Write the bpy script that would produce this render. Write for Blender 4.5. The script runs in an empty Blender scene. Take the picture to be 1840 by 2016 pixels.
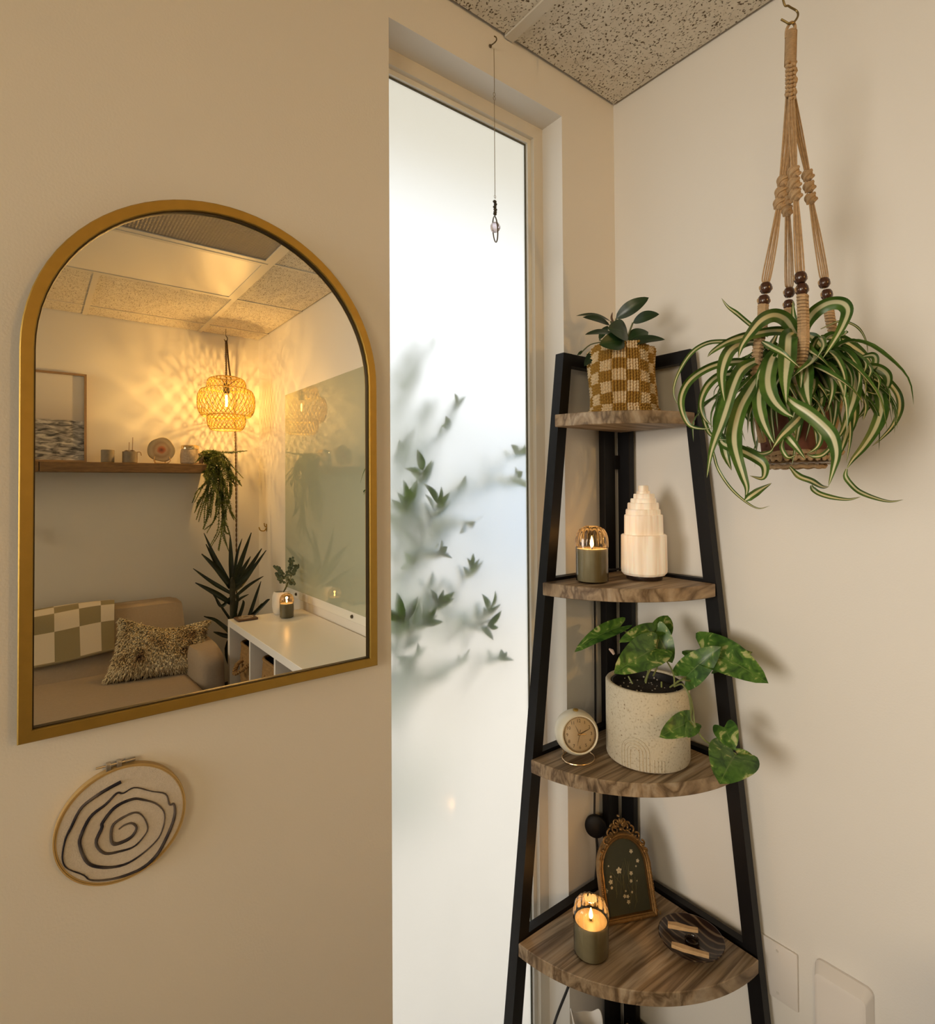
import bpy, bmesh, math, random
import numpy as np
from mathutils import Vector, Matrix

random.seed(7); rng = np.random.default_rng(7)
scn = bpy.context.scene
COL = scn.collection
PI = math.pi

# ------------------------------------------------------------------ camera
F, CX, CY = 1109.0, 918.0, 940.0            # focal length and principal point for the 1840x2016 frame
CAM = np.array([-1.25025, -0.95813, 1.44])
def _rot(yaw, pitch, roll):
    d = np.array([math.cos(yaw)*math.cos(pitch), math.sin(yaw)*math.cos(pitch), math.sin(pitch)])
    r = np.array([math.sin(yaw), -math.cos(yaw), 0.]); u = np.cross(r, d)
    c, s = math.cos(roll), math.sin(roll)
    return np.array([c*r+s*u, -s*r+c*u, d])
RM = _rot(math.radians(52.45), math.radians(0.90), math.radians(-0.36))
cam = bpy.data.cameras.new('camera'); cam_o = bpy.data.objects.new('camera', cam); COL.objects.link(cam_o)
cam.sensor_fit = 'HORIZONTAL'; cam.sensor_width = 36.0; cam.lens = 36.0*F/1840.0
cam.shift_x = (920.0-CX)/1840.0; cam.shift_y = -(1008.0-CY)/1840.0
cam.clip_start = 0.02; cam.clip_end = 100
m = Matrix.Identity(4)
for i in range(3):
    m[i][0] = RM[0][i]; m[i][1] = RM[1][i]; m[i][2] = -RM[2][i]; m[i][3] = CAM[i]
cam_o.matrix_world = m
scn.camera = cam_o

# ------------------------------------------------------------------ exposure, world, lamps
scn.view_settings.view_transform = 'Standard'; scn.view_settings.look = 'None'
scn.view_settings.gamma = 1.0; scn.view_settings.use_curve_mapping = False
scn.view_settings.exposure = 0.0
scn.cycles.use_denoising = True
scn.cycles.max_bounces = 10; scn.cycles.diffuse_bounces = 5; scn.cycles.glossy_bounces = 5
scn.cycles.transmission_bounces = 8; scn.cycles.transparent_max_bounces = 16
scn.cycles.sample_clamp_indirect = 4.0
scn.cycles.caustics_reflective = False

w = bpy.data.worlds.new('sky'); scn.world = w; w.use_nodes = True
bg = w.node_tree.nodes['Background']
bg.inputs[0].default_value = (0.93, 0.97, 1.0, 1); bg.inputs[1].default_value = 1.62   # even overcast daylight

def area(name, loc, target, power, color, size):
    l = bpy.data.lights.new(name, 'AREA'); l.shape = 'DISK'; l.size = size; l.energy = power; l.color = color
    o = bpy.data.objects.new(name, l); COL.objects.link(o); o.location = loc
    o.rotation_euler = (Vector(target)-Vector(loc)).to_track_quat('-Z', 'Y').to_euler(); return o
dl = area('left_fill_light', (-4.2, -0.70, 1.60), (0, -0.80, 1.30), 9.0, (1.0, 0.91, 0.79), 1.5); dl.data.spread = math.radians(56)  # unseen soft source on the left, narrowed onto the right wall
area('warm_fill_light', (-3.7, -2.35, 2.15), (-1.0, -1.2, 1.2), 29.0, (1.0, 0.78, 0.48), 1.0)  # added warm fill to lift the whole room; no lamp stands here
PENDANT_STRENGTH = 5300.0
PENDANT_COLOR = (1.0, 0.56, 0.17)

# ------------------------------------------------------------------ pixel helpers (a pixel of the photo and a depth or plane give a point)
def ray(x, y): return RM.T @ np.array([(x-CX)/F, -(y-CY)/F, 1.0])
def at(x, y, dist): return CAM + ray(x, y)*dist
def onp(x, y, ax, val):
    d = ray(x, y); return CAM + d*((val-CAM[ax])/d[ax])
MY = -0.041                                   # twice the Y of the mirror glass
def mir(x, y, ax, val):                       # the point seen through the wall mirror
    d = ray(x, y)*np.array([1, -1, 1]); o = CAM*np.array([1, -1, 1])+np.array([0, MY, 0])
    return o + d*((val-o[ax])/d[ax])

# ------------------------------------------------------------------ materials
def nmat(name):
    M = bpy.data.materials.new(name); M.use_nodes = True
    return M, M.node_tree.nodes, M.node_tree.links, M.node_tree.nodes['Principled BSDF']
def plain(name, col, rough=.5, metal=0., var=0., scale=30., bump=0., bscale=200., spec=None, emit=None, es=0.):
    M, N, L, P = nmat(name)
    P.inputs['Base Color'].default_value = (*col, 1); P.inputs['Roughness'].default_value = rough
    P.inputs['Metallic'].default_value = metal
    if spec is not None: P.inputs['Specular IOR Level'].default_value = spec
    if emit: P.inputs['Emission Color'].default_value = (*emit, 1); P.inputs['Emission Strength'].default_value = es
    tc = N.new('ShaderNodeTexCoord')
    if var > 0:
        n = N.new('ShaderNodeTexNoise'); n.inputs['Scale'].default_value = scale; n.inputs['Detail'].default_value = 4
        r = N.new('ShaderNodeMix'); r.data_type = 'RGBA'
        r.inputs['A'].default_value = (*[max(0, c*(1-var)) for c in col], 1)
        r.inputs['B'].default_value = (*[min(1, c*(1+var)) for c in col], 1)
        L.new(tc.outputs['Object'], n.inputs['Vector']); L.new(n.outputs['Fac'], r.inputs['Factor'])
        L.new(r.outputs['Result'], P.inputs['Base Color'])
    if bump > 0:
        n2 = N.new('ShaderNodeTexNoise'); n2.inputs['Scale'].default_value = bscale; n2.inputs['Detail'].default_value = 3
        b = N.new('ShaderNodeBump'); b.inputs['Strength'].default_value = bump; b.inputs['Distance'].default_value = .002
        L.new(tc.outputs['Object'], n2.inputs['Vector']); L.new(n2.outputs['Fac'], b.inputs['Height']); L.new(b.outputs['Normal'], P.inputs['Normal'])
    return M
def ramp(N, stops, interp='LINEAR'):
    r = N.new('ShaderNodeValToRGB'); r.color_ramp.interpolation = interp
    e = r.color_ramp.elements
    while len(e) < len(stops): e.new(.5)
    for k, (p, c) in enumerate(stops): e[k].position = p; e[k].color = (*c, 1)
    return r
def wood(name, cols, axis_scale, rough=.5, dist=1.5, wscale=14.):
    """bands across one axis with grain"""
    M, N, L, P = nmat(name); P.inputs['Roughness'].default_value = rough
    tc = N.new('ShaderNodeTexCoord'); mp = N.new('ShaderNodeMapping'); mp.inputs['Scale'].default_value = axis_scale
    L.new(tc.outputs['Object'], mp.inputs['Vector'])
    n = N.new('ShaderNodeTexNoise'); n.inputs['Scale'].default_value = wscale; n.inputs['Detail'].default_value = 5; n.inputs['Distortion'].default_value = dist
    g = N.new('ShaderNodeTexNoise'); g.inputs['Scale'].default_value = wscale*6; g.inputs['Detail'].default_value = 3
    L.new(mp.outputs['Vector'], n.inputs['Vector']); L.new(mp.outputs['Vector'], g.inputs['Vector'])
    k = len(cols); r = ramp(N, [(.3+.4*i/(k-1), c) for i, c in enumerate(cols)])
    L.new(n.outputs['Fac'], r.inputs['Fac'])
    mx = N.new('ShaderNodeMix'); mx.data_type = 'RGBA'; mx.blend_type = 'MULTIPLY'; mx.inputs['Factor'].default_value = .55
    r2 = ramp(N, [(.35, (.55, .52, .5)), (.62, (1, 1, 1))]); L.new(g.outputs['Fac'], r2.inputs['Fac'])
    L.new(r.outputs['Color'], mx.inputs['A']); L.new(r2.outputs['Color'], mx.inputs['B']); L.new(mx.outputs['Result'], P.inputs['Base Color'])
    b = N.new('ShaderNodeBump'); b.inputs['Strength'].default_value = .15; b.inputs['Distance'].default_value = .001
    L.new(g.outputs['Fac'], b.inputs['Height']); L.new(b.outputs['Normal'], P.inputs['Normal'])
    return M
def leafmat(name, dark, light, rough=.35, midrib=None, noise=18., trans=.0):
    """u runs across the blade, v along it"""
    M, N, L, P = nmat(name); P.inputs['Roughness'].default_value = rough
    tc = N.new('ShaderNodeTexCoord'); n = N.new('ShaderNodeTexNoise'); n.inputs['Scale'].default_value = noise; n.inputs['Detail'].default_value = 3
    L.new(tc.outputs['Object'], n.inputs['Vector'])
    r = ramp(N, [(.35, dark), (.68, light)]); L.new(n.outputs['Fac'], r.inputs['Fac']); out = r.outputs['Color']
    if midrib:
        sep = N.new('ShaderNodeSeparateXYZ'); L.new(tc.outputs['UV'], sep.inputs['Vector'])
        a = N.new('ShaderNodeMath'); a.operation = 'SUBTRACT'; a.inputs[1].default_value = .5; L.new(sep.outputs['X'], a.inputs[0])
        ab = N.new('ShaderNodeMath'); ab.operation = 'ABSOLUTE'; L.new(a.outputs[0], ab.inputs[0])
        w0, w1, c = midrib
        r3 = ramp(N, [(w0, (1, 1, 1)), (w1, (0, 0, 0))]); L.new(ab.outputs[0], r3.inputs['Fac'])
        mx = N.new('ShaderNodeMix'); mx.data_type = 'RGBA'; L.new(r3.outputs['Color'], mx.inputs['Factor'])
        mx.inputs['B'].default_value = (*c, 1); L.new(out, mx.inputs['A']); out = mx.outputs['Result']
    L.new(out, P.inputs['Base Color'])
    if trans > 0:
        T = N.new('ShaderNodeBsdfTranslucent'); L.new(out, T.inputs['Color']); ms = N.new('ShaderNodeMixShader'); ms.inputs[0].default_value = trans
        L.new(P.outputs[0], ms.inputs[1]); L.new(T.outputs[0], ms.inputs[2]); L.new(ms.outputs[0], N['Material Output'].inputs['Surface'])
    return M
def thin_glass(name, tint, ior=1.45, rough=.03, boost=1.0):
    M, N, L, P = nmat(name); N.remove(P)
    t = N.new('ShaderNodeBsdfTransparent'); t.inputs[0].default_value = (*tint, 1)
    g = N.new('ShaderNodeBsdfGlossy'); g.inputs['Roughness'].default_value = rough; g.inputs['Color'].default_value = (boost, boost, boost, 1)
    f = N.new('ShaderNodeFresnel'); f.inputs['IOR'].default_value = ior
    ms = N.new('ShaderNodeMixShader'); L.new(f.outputs[0], ms.inputs[0]); L.new(t.outputs[0], ms.inputs[1]); L.new(g.outputs[0], ms.inputs[2])
    L.new(ms.outputs[0], N['Material Output'].inputs['Surface']); return M
def emitter(name, col, s):
    M, N, L, P = nmat(name); P.inputs['Base Color'].default_value = (*col, 1)
    P.inputs['Emission Color'].default_value = (*col, 1); P.inputs['Emission Strength'].default_value = s; return M

WALL = plain('wall_paint', (.76, .735, .69), .6, var=.015, scale=3, bump=.12, bscale=260)
WHITE_PAINT = plain('trim_paint', (.80, .79, .74), .4)
BLACK = plain('black_metal', (.0045, .004, .0045), .5, var=.3, scale=40, bump=.08, bscale=500, spec=.22)
DARK = plain('dark_gap', (.015, .012, .008), .9)
WHITE_LAM = plain('white_laminate', (.80, .79, .77), .3)
GOLD = plain('brushed_brass', (.40, .26, .058), .45, .80, var=.12, scale=60, bump=.05, bscale=700)
GOLDWIRE = plain('gold_wire', (.85, .62, .38), .25, 1.0)
BRONZE = plain('bronze_wire', (.10, .075, .04), .4, .6)
SHELFWOOD = wood('banded_shelf_wood', [(.085, .052, .024), (.24, .165, .095), (.36, .27, .17), (.13, .082, .042), (.33, .235, .14), (.44, .35, .245), (.20, .135, .075)], (.55, 9, 3.5), .55, .7, 2.7)
OAK = wood('brown_plank_wood', [(.14, .075, .025), (.25, .14, .05), (.19, .10, .035)], (1.2, 8, 8), .55, .6, 4)
JUTE = plain('jute_cord', (.42, .285, .155), .95, var=.35, scale=140, bump=.6, bscale=500)
SOIL = plain('potting_soil', (.02, .014, .009), .95, var=.7, scale=160, bump=1, bscale=220)

# ------------------------------------------------------------------ mesh builder
class MB:
    def __init__(s): s.v = []; s.f = []; s.uv = {}; s.mi = []
    def add(s, vs, fs, uvs=None, mi=0):
        b = len(s.v); s.v.extend([tuple(map(float, p)) for p in vs])
        for f in fs:
            s.f.append(tuple(i+b for i in f)); s.mi.append(mi)
        if uvs is not None:
            for i, u in enumerate(uvs): s.uv[b+i] = u
        return s
    def box(s, lo, hi, mi=0, R=None, c=None):
        x0, y0, z0 = lo; x1, y1, z1 = hi
        V = [(x0,y0,z0),(x1,y0,z0),(x1,y1,z0),(x0,y1,z0),(x0,y0,z1),(x1,y0,z1),(x1,y1,z1),(x0,y1,z1)]
        if R is not None: V = [np.array(c)+R@(np.array(p)) for p in V]
        return s.add(V, [(0,3,2,1),(4,5,6,7),(0,1,5,4),(1,2,6,5),(2,3,7,6),(3,0,4,7)], mi=mi)
    def rbox(s, lo, hi, r=.004, seg=2, mi=0, R=None, c=None):
        bm = bmesh.new(); bmesh.ops.create_cube(bm, size=1)
        lo = np.array(lo, float); hi = np.array(hi, float); ce = (lo+hi)/2; sz = hi-lo
        for v in bm.verts: v.co = Vector(ce + np.array(v.co)*sz)
        bmesh.ops.bevel(bm, geom=list(bm.edges), offset=min(r, min(sz)*.49), segments=seg, affect='EDGES', profile=.5)
        bm.verts.index_update()
        V = [np.array(v.co) for v in bm.verts]
        if R is not None: V = [np.array(c)+R@p for p in V]
        s.add(V, [[v.index for v in f.verts] for f in bm.faces], mi=mi); bm.free(); return s
    def grid(s, fn, nu, nv, cu=False, uv=True, mi=0):
        """fn(u,v)->point, u across, v along; cu closes u"""
        V = []; U = []
        for j in range(nv+1):
            for i in range(nu if cu else nu+1):
                V.append(fn(i/nu, j/nv)); U.append((i/nu, j/nv))
        n = nu if cu else nu+1; Fc = []
        for j in range(nv):
            for i in range(nu):
                a = j*n+i; b = j*n+(i+1) % n if cu else j*n+i+1
                Fc.append((a, b, b+n, a+n))
        return s.add(V, Fc, U if uv else None, mi)
    def tube(s, pts, r, n=8, closed=False, caps=True, mi=0, flat=None):
        P = np.array(pts, float); k = len(P)
        rr = [r]*k if np.isscalar(r) else list(r)
        T = np.zeros_like(P)
        for i in range(k):
            a = P[(i-1) % k] if (closed or i > 0) else P[i]; b = P[(i+1) % k] if (closed or i < k-1) else P[i]
            T[i] = (b-a)/(np.linalg.norm(b-a)+1e-12)
        up = np.array([0, 0, 1.]) if abs(T[0][2]) < .9 else np.array([1., 0, 0])
        nrm = np.cross(T[0], up); nrm /= np.linalg.norm(nrm); V = []
        for i in range(k):
            nrm = nrm - T[i]*(nrm@T[i]); nrm /= (np.linalg.norm(nrm)+1e-12); bi = np.cross(T[i], nrm)
            for j in range(n):
                a = 2*PI*j/n; q = 1.0 if flat is None else flat
                V.append(P[i]+rr[i]*(math.cos(a)*nrm+q*math.sin(a)*bi))
        Fc = []
        for i in range(k if closed else k-1):
            for j in range(n):
                a = i*n+j; b = i*n+(j+1) % n; i2 = (i+1) % k
                Fc.append((a, b, i2*n+(j+1) % n, i2*n+j))
        if caps and not closed:
            Fc.append(tuple(range(n-1, -1, -1))); Fc.append(tuple((k-1)*n+j for j in range(n)))
        return s.add(V, Fc, mi=mi)
    def lathe(s, prof, n=32, c=(0, 0, 0), A=None, mod=None, mi=0):
        """profile of (r,z); A = 3x3 whose columns are x,y,z axes"""
        A = np.eye(3) if A is None else A; c = np.array(c, float); V = []; U = []
        k = len(prof)
        for j, (r, z) in enumerate(prof):
            for i in range(n):
                a = 2*PI*i/n; q = r*(mod(a, z) if mod else 1)
                V.append(c+A@np.array([q*math.cos(a), q*math.sin(a), z])); U.append((i/n, j/(k-1)))
        Fc = []
        for j in range(k-1):
            for i in range(n):
                a = j*n+i; b = j*n+(i+1) % n; Fc.append((a, b, b+n, a+n))
        return s.add(V, Fc, U, mi)
    def disc(s, c, r, n=24, A=None, mi=0, up=True):
        A = np.eye(3) if A is None else A; c = np.array(c, float)
        V = [c+A@np.array([r*math.cos(2*PI*i/n), r*math.sin(2*PI*i/n), 0]) for i in range(n)]
        return s.add(V, [tuple(range(n)) if up else tuple(range(n-1, -1, -1))], mi=mi)
    def ball(s, c, r, n=12, m=8, R=None, mi=0):
        c = np.array(c, float); r = np.array([r]*3 if np.isscalar(r) else r, float); R = np.eye(3) if R is None else R
        V = [c+R@(r*np.array([0, 0, -1.]))]
        for j in range(1, m):
            t = -PI/2+PI*j/m
            for i in range(n):
                a = 2*PI*i/n; V.append(c+R@(r*np.array([math.cos(t)*math.cos(a), math.cos(t)*math.sin(a), math.sin(t)])))
        V.append(c+R@(r*np.array([0, 0, 1.]))); Fc = []
        for i in range(n): Fc.append((0, 1+(i+1) % n, 1+i))
        for j in range(m-2):
            for i in range(n):
                a = 1+j*n+i; b = 1+j*n+(i+1) % n; Fc.append((a, b, b+n, a+n))
        t = len(V)-1; o = 1+(m-2)*n
        for i in range(n): Fc.append((o+i, o+(i+1) % n, t))
        return s.add(V, Fc, mi=mi)
    def prism(s, poly, z0, z1, mi=0):
        n = len(poly); V = [(x, y, z0) for x, y in poly]+[(x, y, z1) for x, y in poly]
        Fc = [tuple(range(n-1, -1, -1)), tuple(range(n, 2*n))]+[(i, (i+1) % n, n+(i+1) % n, n+i) for i in range(n)]
        return s.add(V, Fc, mi=mi)
    def ribbon(s, path, width, nrm, nseg=None, cup=0., taper=None, nu=4, mi=0):
        """blade along path; nrm(t, tangent) gives the face normal"""
        P = spline(path, nseg or max(8, 5*len(path))); k = len(P)
        T = np.gradient(P, axis=0); T /= np.linalg.norm(T, axis=1)[:, None]+1e-12
        W = taper or (lambda t: min(1, .35+3*t)*min(1, (1-t)*2.2)**.8)
        N_ = [nrm(i/(k-1), T[i]) for i in range(k)]
        def fn(u, v):
            i = int(round(v*(k-1))); t = i/(k-1); n_ = N_[i] - T[i]*(N_[i]@T[i]); n_ /= np.linalg.norm(n_)+1e-12
            sd = np.cross(T[i], n_); q = 2*u-1
            return P[i]+sd*(q*width/2*W(t))+n_*(cup*width*W(t)*(q*q-.5))
        return s.grid(fn, nu, k-1)

def spline(pts, n):
    P = np.array(pts, float); k = len(P)
    if k == 2: return np.array([P[0]+(P[1]-P[0])*t for t in np.linspace(0, 1, n)])
    E = np.vstack([2*P[0]-P[1], P, 2*P[-1]-P[-2]])
    out = []
    for t in np.linspace(0, k-1, n):
        i = min(int(t), k-2); f = t-i; a, b, c, d = E[i], E[i+1], E[i+2], E[i+3]
        out.append(.5*((2*b)+(-a+c)*f+(2*a-5*b+4*c-d)*f*f+(-a+3*b-3*c+d)*f**3))
    return np.array(out)

ORG = {}
def tag(o, label=None, cat=None, group=None, kind=None):
    if label: o['label'] = label
    if cat: o['category'] = cat
    if group: o['group'] = group
    if kind: o['kind'] = kind
    return o
def thing(name, loc, label, cat, group=None):
    o = bpy.data.objects.new(name, None); COL.objects.link(o); o.location = [float(v) for v in loc]; o.empty_display_size = .05
    ORG[o.name] = np.array(loc, float); return tag(o, label, cat, group)
def obj(name, mb, mats, parent=None, smooth=True, angle=40, loc=None, label=None, kind=None):
    org = ORG[parent.name] if parent is not None else np.array(loc if loc is not None else (0, 0, 0), float)
    me = bpy.data.meshes.new(name)
    V = (np.array(mb.v, float)-org)
    me.from_pydata([tuple(p) for p in V], [], mb.f); me.update()
    if not isinstance(mats, (list, tuple)): mats = [mats]
    for M in mats: me.materials.append(M)
    if len(mats) > 1: me.polygons.foreach_set('material_index', mb.mi)
    if mb.uv:
        ul = me.uv_layers.new(name='UVMap'); idx = np.zeros(len(me.loops), dtype=np.int32); me.loops.foreach_get('vertex_index', idx)
        uvs = np.array([mb.uv.get(i, (0, 0)) for i in range(len(mb.v))], dtype=np.float32)[idx].ravel(); ul.data.foreach_set('uv', uvs)
    if smooth:
        me.shade_smooth(); me.set_sharp_from_angle(angle=math.radians(angle))
    o = bpy.data.objects.new(name, me); COL.objects.link(o)
    if parent is not None: o.parent = parent
    else: o.location = org
    ORG[o.name] = org
    if label: o['label'] = label
    if kind: o['kind'] = kind
    return o
def copy_tree(o, parent=None):
    c = o.copy(); COL.objects.link(c); c.parent = parent
    for ch in list(o.children): copy_tree(ch, c)
    return c
def struct(name, mb, mat, **k):
    o = obj(name, mb, mat, smooth=False, **k); o['kind'] = 'structure'; return o
def norm(v): v = np.array(v, float); return v/np.linalg.norm(v)
def axes(z, x=(0, 0, 1)):
    z = norm(z); x = np.array(x, float); x = norm(x-z*(x@z)); return np.array([x, np.cross(z, x), z]).T
def rotz(a): c, s = math.cos(a), math.sin(a); return np.array([[c, -s, 0], [s, c, 0], [0, 0, 1.]])
def text_mb(mb, body, size, M3, c, mi=0):
    cu = bpy.data.curves.new('t', 'FONT'); cu.body = body; cu.size = size; cu.align_x = 'CENTER'; cu.align_y = 'CENTER'; cu.resolution_u = 2
    o = bpy.data.objects.new('t', cu); COL.objects.link(o)
    dg = bpy.context.evaluated_depsgraph_get(); me = o.evaluated_get(dg).to_mesh()
    mb.add([np.array(c)+M3@np.array(v.co) for v in me.vertices], [tuple(p.vertices) for p in me.polygons], mi=mi)
    o.evaluated_get(dg).to_mesh_clear(); bpy.data.objects.remove(o); bpy.data.curves.remove(cu)

# ================================================================== SETTING
CEIL = 2.47; BACK = -3.09; LEFT = -4.6
WL, WR, WT, WB = -0.70, -0.206, 2.365, 0.02          # window opening in the front wall
b = MB()
b.box((LEFT, 0, 0), (WL, .0985, CEIL+.06)); b.box((WR, 0, 0), (.12, .0985, CEIL+.06))
b.box((WL, 0, WT), (WR, .0985, CEIL+.06)); b.box((WL, 0, 0), (WR, .0985, WB))
struct('wall_front', b, WALL)
struct('wall_right', MB().box((0, BACK-.12, 0), (.12, 0, CEIL+.06)), WALL)
struct('wall_back', MB().box((LEFT, BACK-.12, 0), (0, BACK, CEIL+.06)), WALL)
struct('wall_left', MB().box((LEFT-.12, BACK-.12, 0), (LEFT, .14, CEIL+.06)), plain('bounce_cut_taupe', (.22, .19, .15), .7))  # wall out of view, coloured dark to hold down bounced light
FLOORM = plain('grey_carpet', (.13, .115, .10), .95, var=.3, scale=220, bump=.8, bscale=400)
struct('floor', MB().box((LEFT-.12, BACK-.12, -.1), (.12, .14, 0)), FLOORM)

# ceiling: dark plenum slab, lay-in tiles and tee bars
M, N, L, P = nmat('fissured_tile'); P.inputs['Roughness'].default_value = .9
tc = N.new('ShaderNodeTexCoord'); mp = N.new('ShaderNodeMapping'); mp.inputs['Scale'].default_value = (1, .75, 1)
L.new(tc.outputs['Object'], mp.inputs['Vector'])
n1 = N.new('ShaderNodeTexNoise'); n1.inputs['Scale'].default_value = 230; n1.inputs['Detail'].default_value = 1.2; n1.inputs['Roughness'].default_value = .5; n1.inputs['Distortion'].default_value = .5
n2 = N.new('ShaderNodeTexNoise'); n2.inputs['Scale'].default_value = 40; n2.inputs['Detail'].default_value = 2
L.new(mp.outputs['Vector'], n1.inputs['Vector']); L.new(mp.outputs['Vector'], n2.inputs['Vector'])
r1 = ramp(N, [(.0, (.07, .045, .025)), (.345, (.14, .10, .06)), (.385, (.74, .70, .61))]); L.new(n1.outputs['Fac'], r1.inputs['Fac'])
r2 = ramp(N, [(.3, (.9, .88, .86)), (.7, (1, 1, 1))]); L.new(n2.outputs['Fac'], r2.inputs['Fac'])
mx = N.new('ShaderNodeMix'); mx.data_type = 'RGBA'; mx.blend_type = 'MULTIPLY'; mx.inputs['Factor'].default_value = 1
L.new(r1.outputs['Color'], mx.inputs['A']); L.new(r2.outputs['Color'], mx.inputs['B']); L.new(mx.outputs['Result'], P.inputs['Base Color'])
rb = ramp(N, [(.33, (0, 0, 0)), (.41, (1, 1, 1))]); L.new(n1.outputs['Fac'], rb.inputs['Fac'])
bp = N.new('ShaderNodeBump'); bp.inputs['Strength'].default_value = .7; bp.inputs['Distance'].default_value = .003
L.new(rb.outputs['Color'], bp.inputs['Height']); L.new(bp.outputs['Normal'], P.inputs['Normal'])
TILE = M
BAR = plain('tee_bar_paint', (.66, .62, .54), .5)
ceiling = struct('ceiling', MB().box((LEFT-.12, BACK-.12, CEIL+.03), (.12, .14, CEIL+.13)), DARK)
xb = [0, -.385, -1.014, -1.643, -2.272, -2.901, -3.53, LEFT]; yb = [0, -.466, -1.072, -1.678, -2.286, -2.888, BACK]
tb = {}
def piece(name, lo, hi, mat):
    key = (name,)+tuple(round(hi[i]-lo[i], 4) for i in range(3))
    ce = (np.array(lo)+np.array(hi))/2
    if key in tb:
        o = bpy.data.objects.new(name, tb[key]); COL.objects.link(o)
    else:
        h = (np.array(hi)-np.array(lo))/2
        o = obj(name, MB().box(-h, h), mat, smooth=False); tb[key] = o.data
    o.parent = ceiling; o.location = ce; return o
TB = .0125
troffers = [(-1.643, -.385, -2.286, -1.678), (-1.643, -.385, -1.678, -1.072)]
for i in range(7):
    for j in range(6):
        x1, x0, y1, y0 = xb[i], xb[i+1], yb[j], yb[j+1]
        if any(x0 >= t[0]-.01 and x1 <= t[1]+.01 and y0 >= t[2]-.01 and y1 <= t[3]+.01 for t in troffers): continue
        g = .006
        lo = (x0+(g+.004 if i == 6 else 0), y0+(g if j == 5 else 0), CEIL+.004); hi = (x1-(.0075 if i == 0 else 0), y1-(.0075 if j == 0 else 0), CEIL+.018)
        piece('ceiling_tile', lo, hi, TILE)
for x in xb[1:7]:
    for (ya, yb_) in (((BACK+.004, -2.279), (-1.079, -.003)) if x == -1.014 else ((BACK+.004, -.003),)):
        piece('tee_bar', (x-TB, ya, CEIL-.001), (x+TB, yb_, CEIL+.006), BAR)
for y in yb[1:6]:
    for i in range(7):
        piece('cross_tee', (xb[i+1]+TB, y-.007, CEIL), (xb[i]-TB if i else -.003, y+.007, CEIL+.005), BAR)

# window: frame members, stops, gaskets, frosted pane
win = thing('window_1', (WL, .07, WB), None, None); win['kind'] = 'structure'
FY = .068
FRAME = plain('window_frame_paint', (.70, .66, .58), .45)
b = MB().box((WR-.031, FY, WB), (WR, .0985, WT)).box((WL, FY, WT-.033), (WR-.031, .0985, WT)).box((WL, FY, WB), (WL+.03, .0985, WT-.033)).box((WL+.03, FY, WB), (WR-.031, .0985, WB+.04))
obj('window_frame', b, FRAME, win, smooth=False)
x1, z1 = WR-.031, WT-.033
b = MB().box((x1-.011, FY+.012, WB+.04), (x1, .0975, z1)).box((WL+.03, FY+.012, z1-.011), (x1-.011, .0975, z1)).box((WL+.03, FY+.012, WB+.04), (WL+.041, .0975, z1-.011))
obj('glazing_stop', b, WHITE_PAINT, win, smooth=False)
b = MB().box((x1-.0145, FY+.019, WB+.04), (x1-.011, .0895, z1-.011)).box((WL+.041, FY+.019, z1-.0145), (x1-.0145, .0895, z1-.011))
obj('gasket', b, plain('gasket_rubber', (.10, .10, .07), .7), win, smooth=False)
M, N, L, P = nmat('clear_pane'); N.remove(P); g = N.new('ShaderNodeBsdfGlass'); g.inputs['IOR'].default_value = 1.3; g.inputs['Roughness'].default_value = 0.16
L.new(g.outputs[0], N['Material Output'].inputs['Surface']); PANE_IN = M
M, N, L, P = nmat('frosted_pane'); N.remove(P); g = N.new('ShaderNodeBsdfRefraction'); g.inputs['IOR'].default_value = 1.3; g.inputs['Roughness'].default_value = .62
tl = N.new('ShaderNodeBsdfTranslucent'); tl.inputs[0].default_value = (.92, .93, .90, 1); ms = N.new('ShaderNodeMixShader'); ms.inputs[0].default_value = .36
L.new(g.outputs[0], ms.inputs[1]); L.new(tl.outputs[0], ms.inputs[2]); L.new(ms.outputs[0], N['Material Output'].inputs['Surface']); PANE_OUT = M
b = MB(); b.box((WL+.041, .090, WB+.04), (x1-.0115, .094, z1-.0115))
b.mi = [0, 0, 0, 0, 1, 0]                    # outer face (+Y) is the frosted one
obj('glass_pane', b, [PANE_IN, PANE_OUT], win, smooth=False)

# outside, as far as the frosted pane lets it through
PAVE = plain('pale_paving', (.80, .70, .58), .9, var=.1, scale=3)
struct('ground', MB().box((-12, .16, -.35), (14, 14, -.25)), PAVE)
struct('roof', MB().box((-12, .5, 2.95), (14, 1.6, 3.1)), plain('soffit_paint', (.74, .70, .58), .8), label='roof overhang outside above the window')
STUC = plain('white_stucco', (.85, .85, .83), .9, var=.05, scale=4, bump=.3, bscale=60)
PBLUE = plain('pale_blue_paint', (.34, .57, .90), .6, var=.05, scale=2)
bld = thing('neighbouring_building', (2.5, 7.5, -.25), 'white building with a pale blue panel, blurred beyond the frosted window', 'building')
obj('wall', MB().box((-10, 7.5, 1.75), (14, 8, 2.6)), STUC, bld, smooth=False)
obj('blue_band', MB().box((5.0, 7.45, -.25), (8.5, 8, 1.6)), PBLUE, bld, smooth=False, label='pale blue painted panel')
obj('base', MB().box((-10, 7.5, -.25), (14, 8, 1.75)), STUC, bld, smooth=False)

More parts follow.
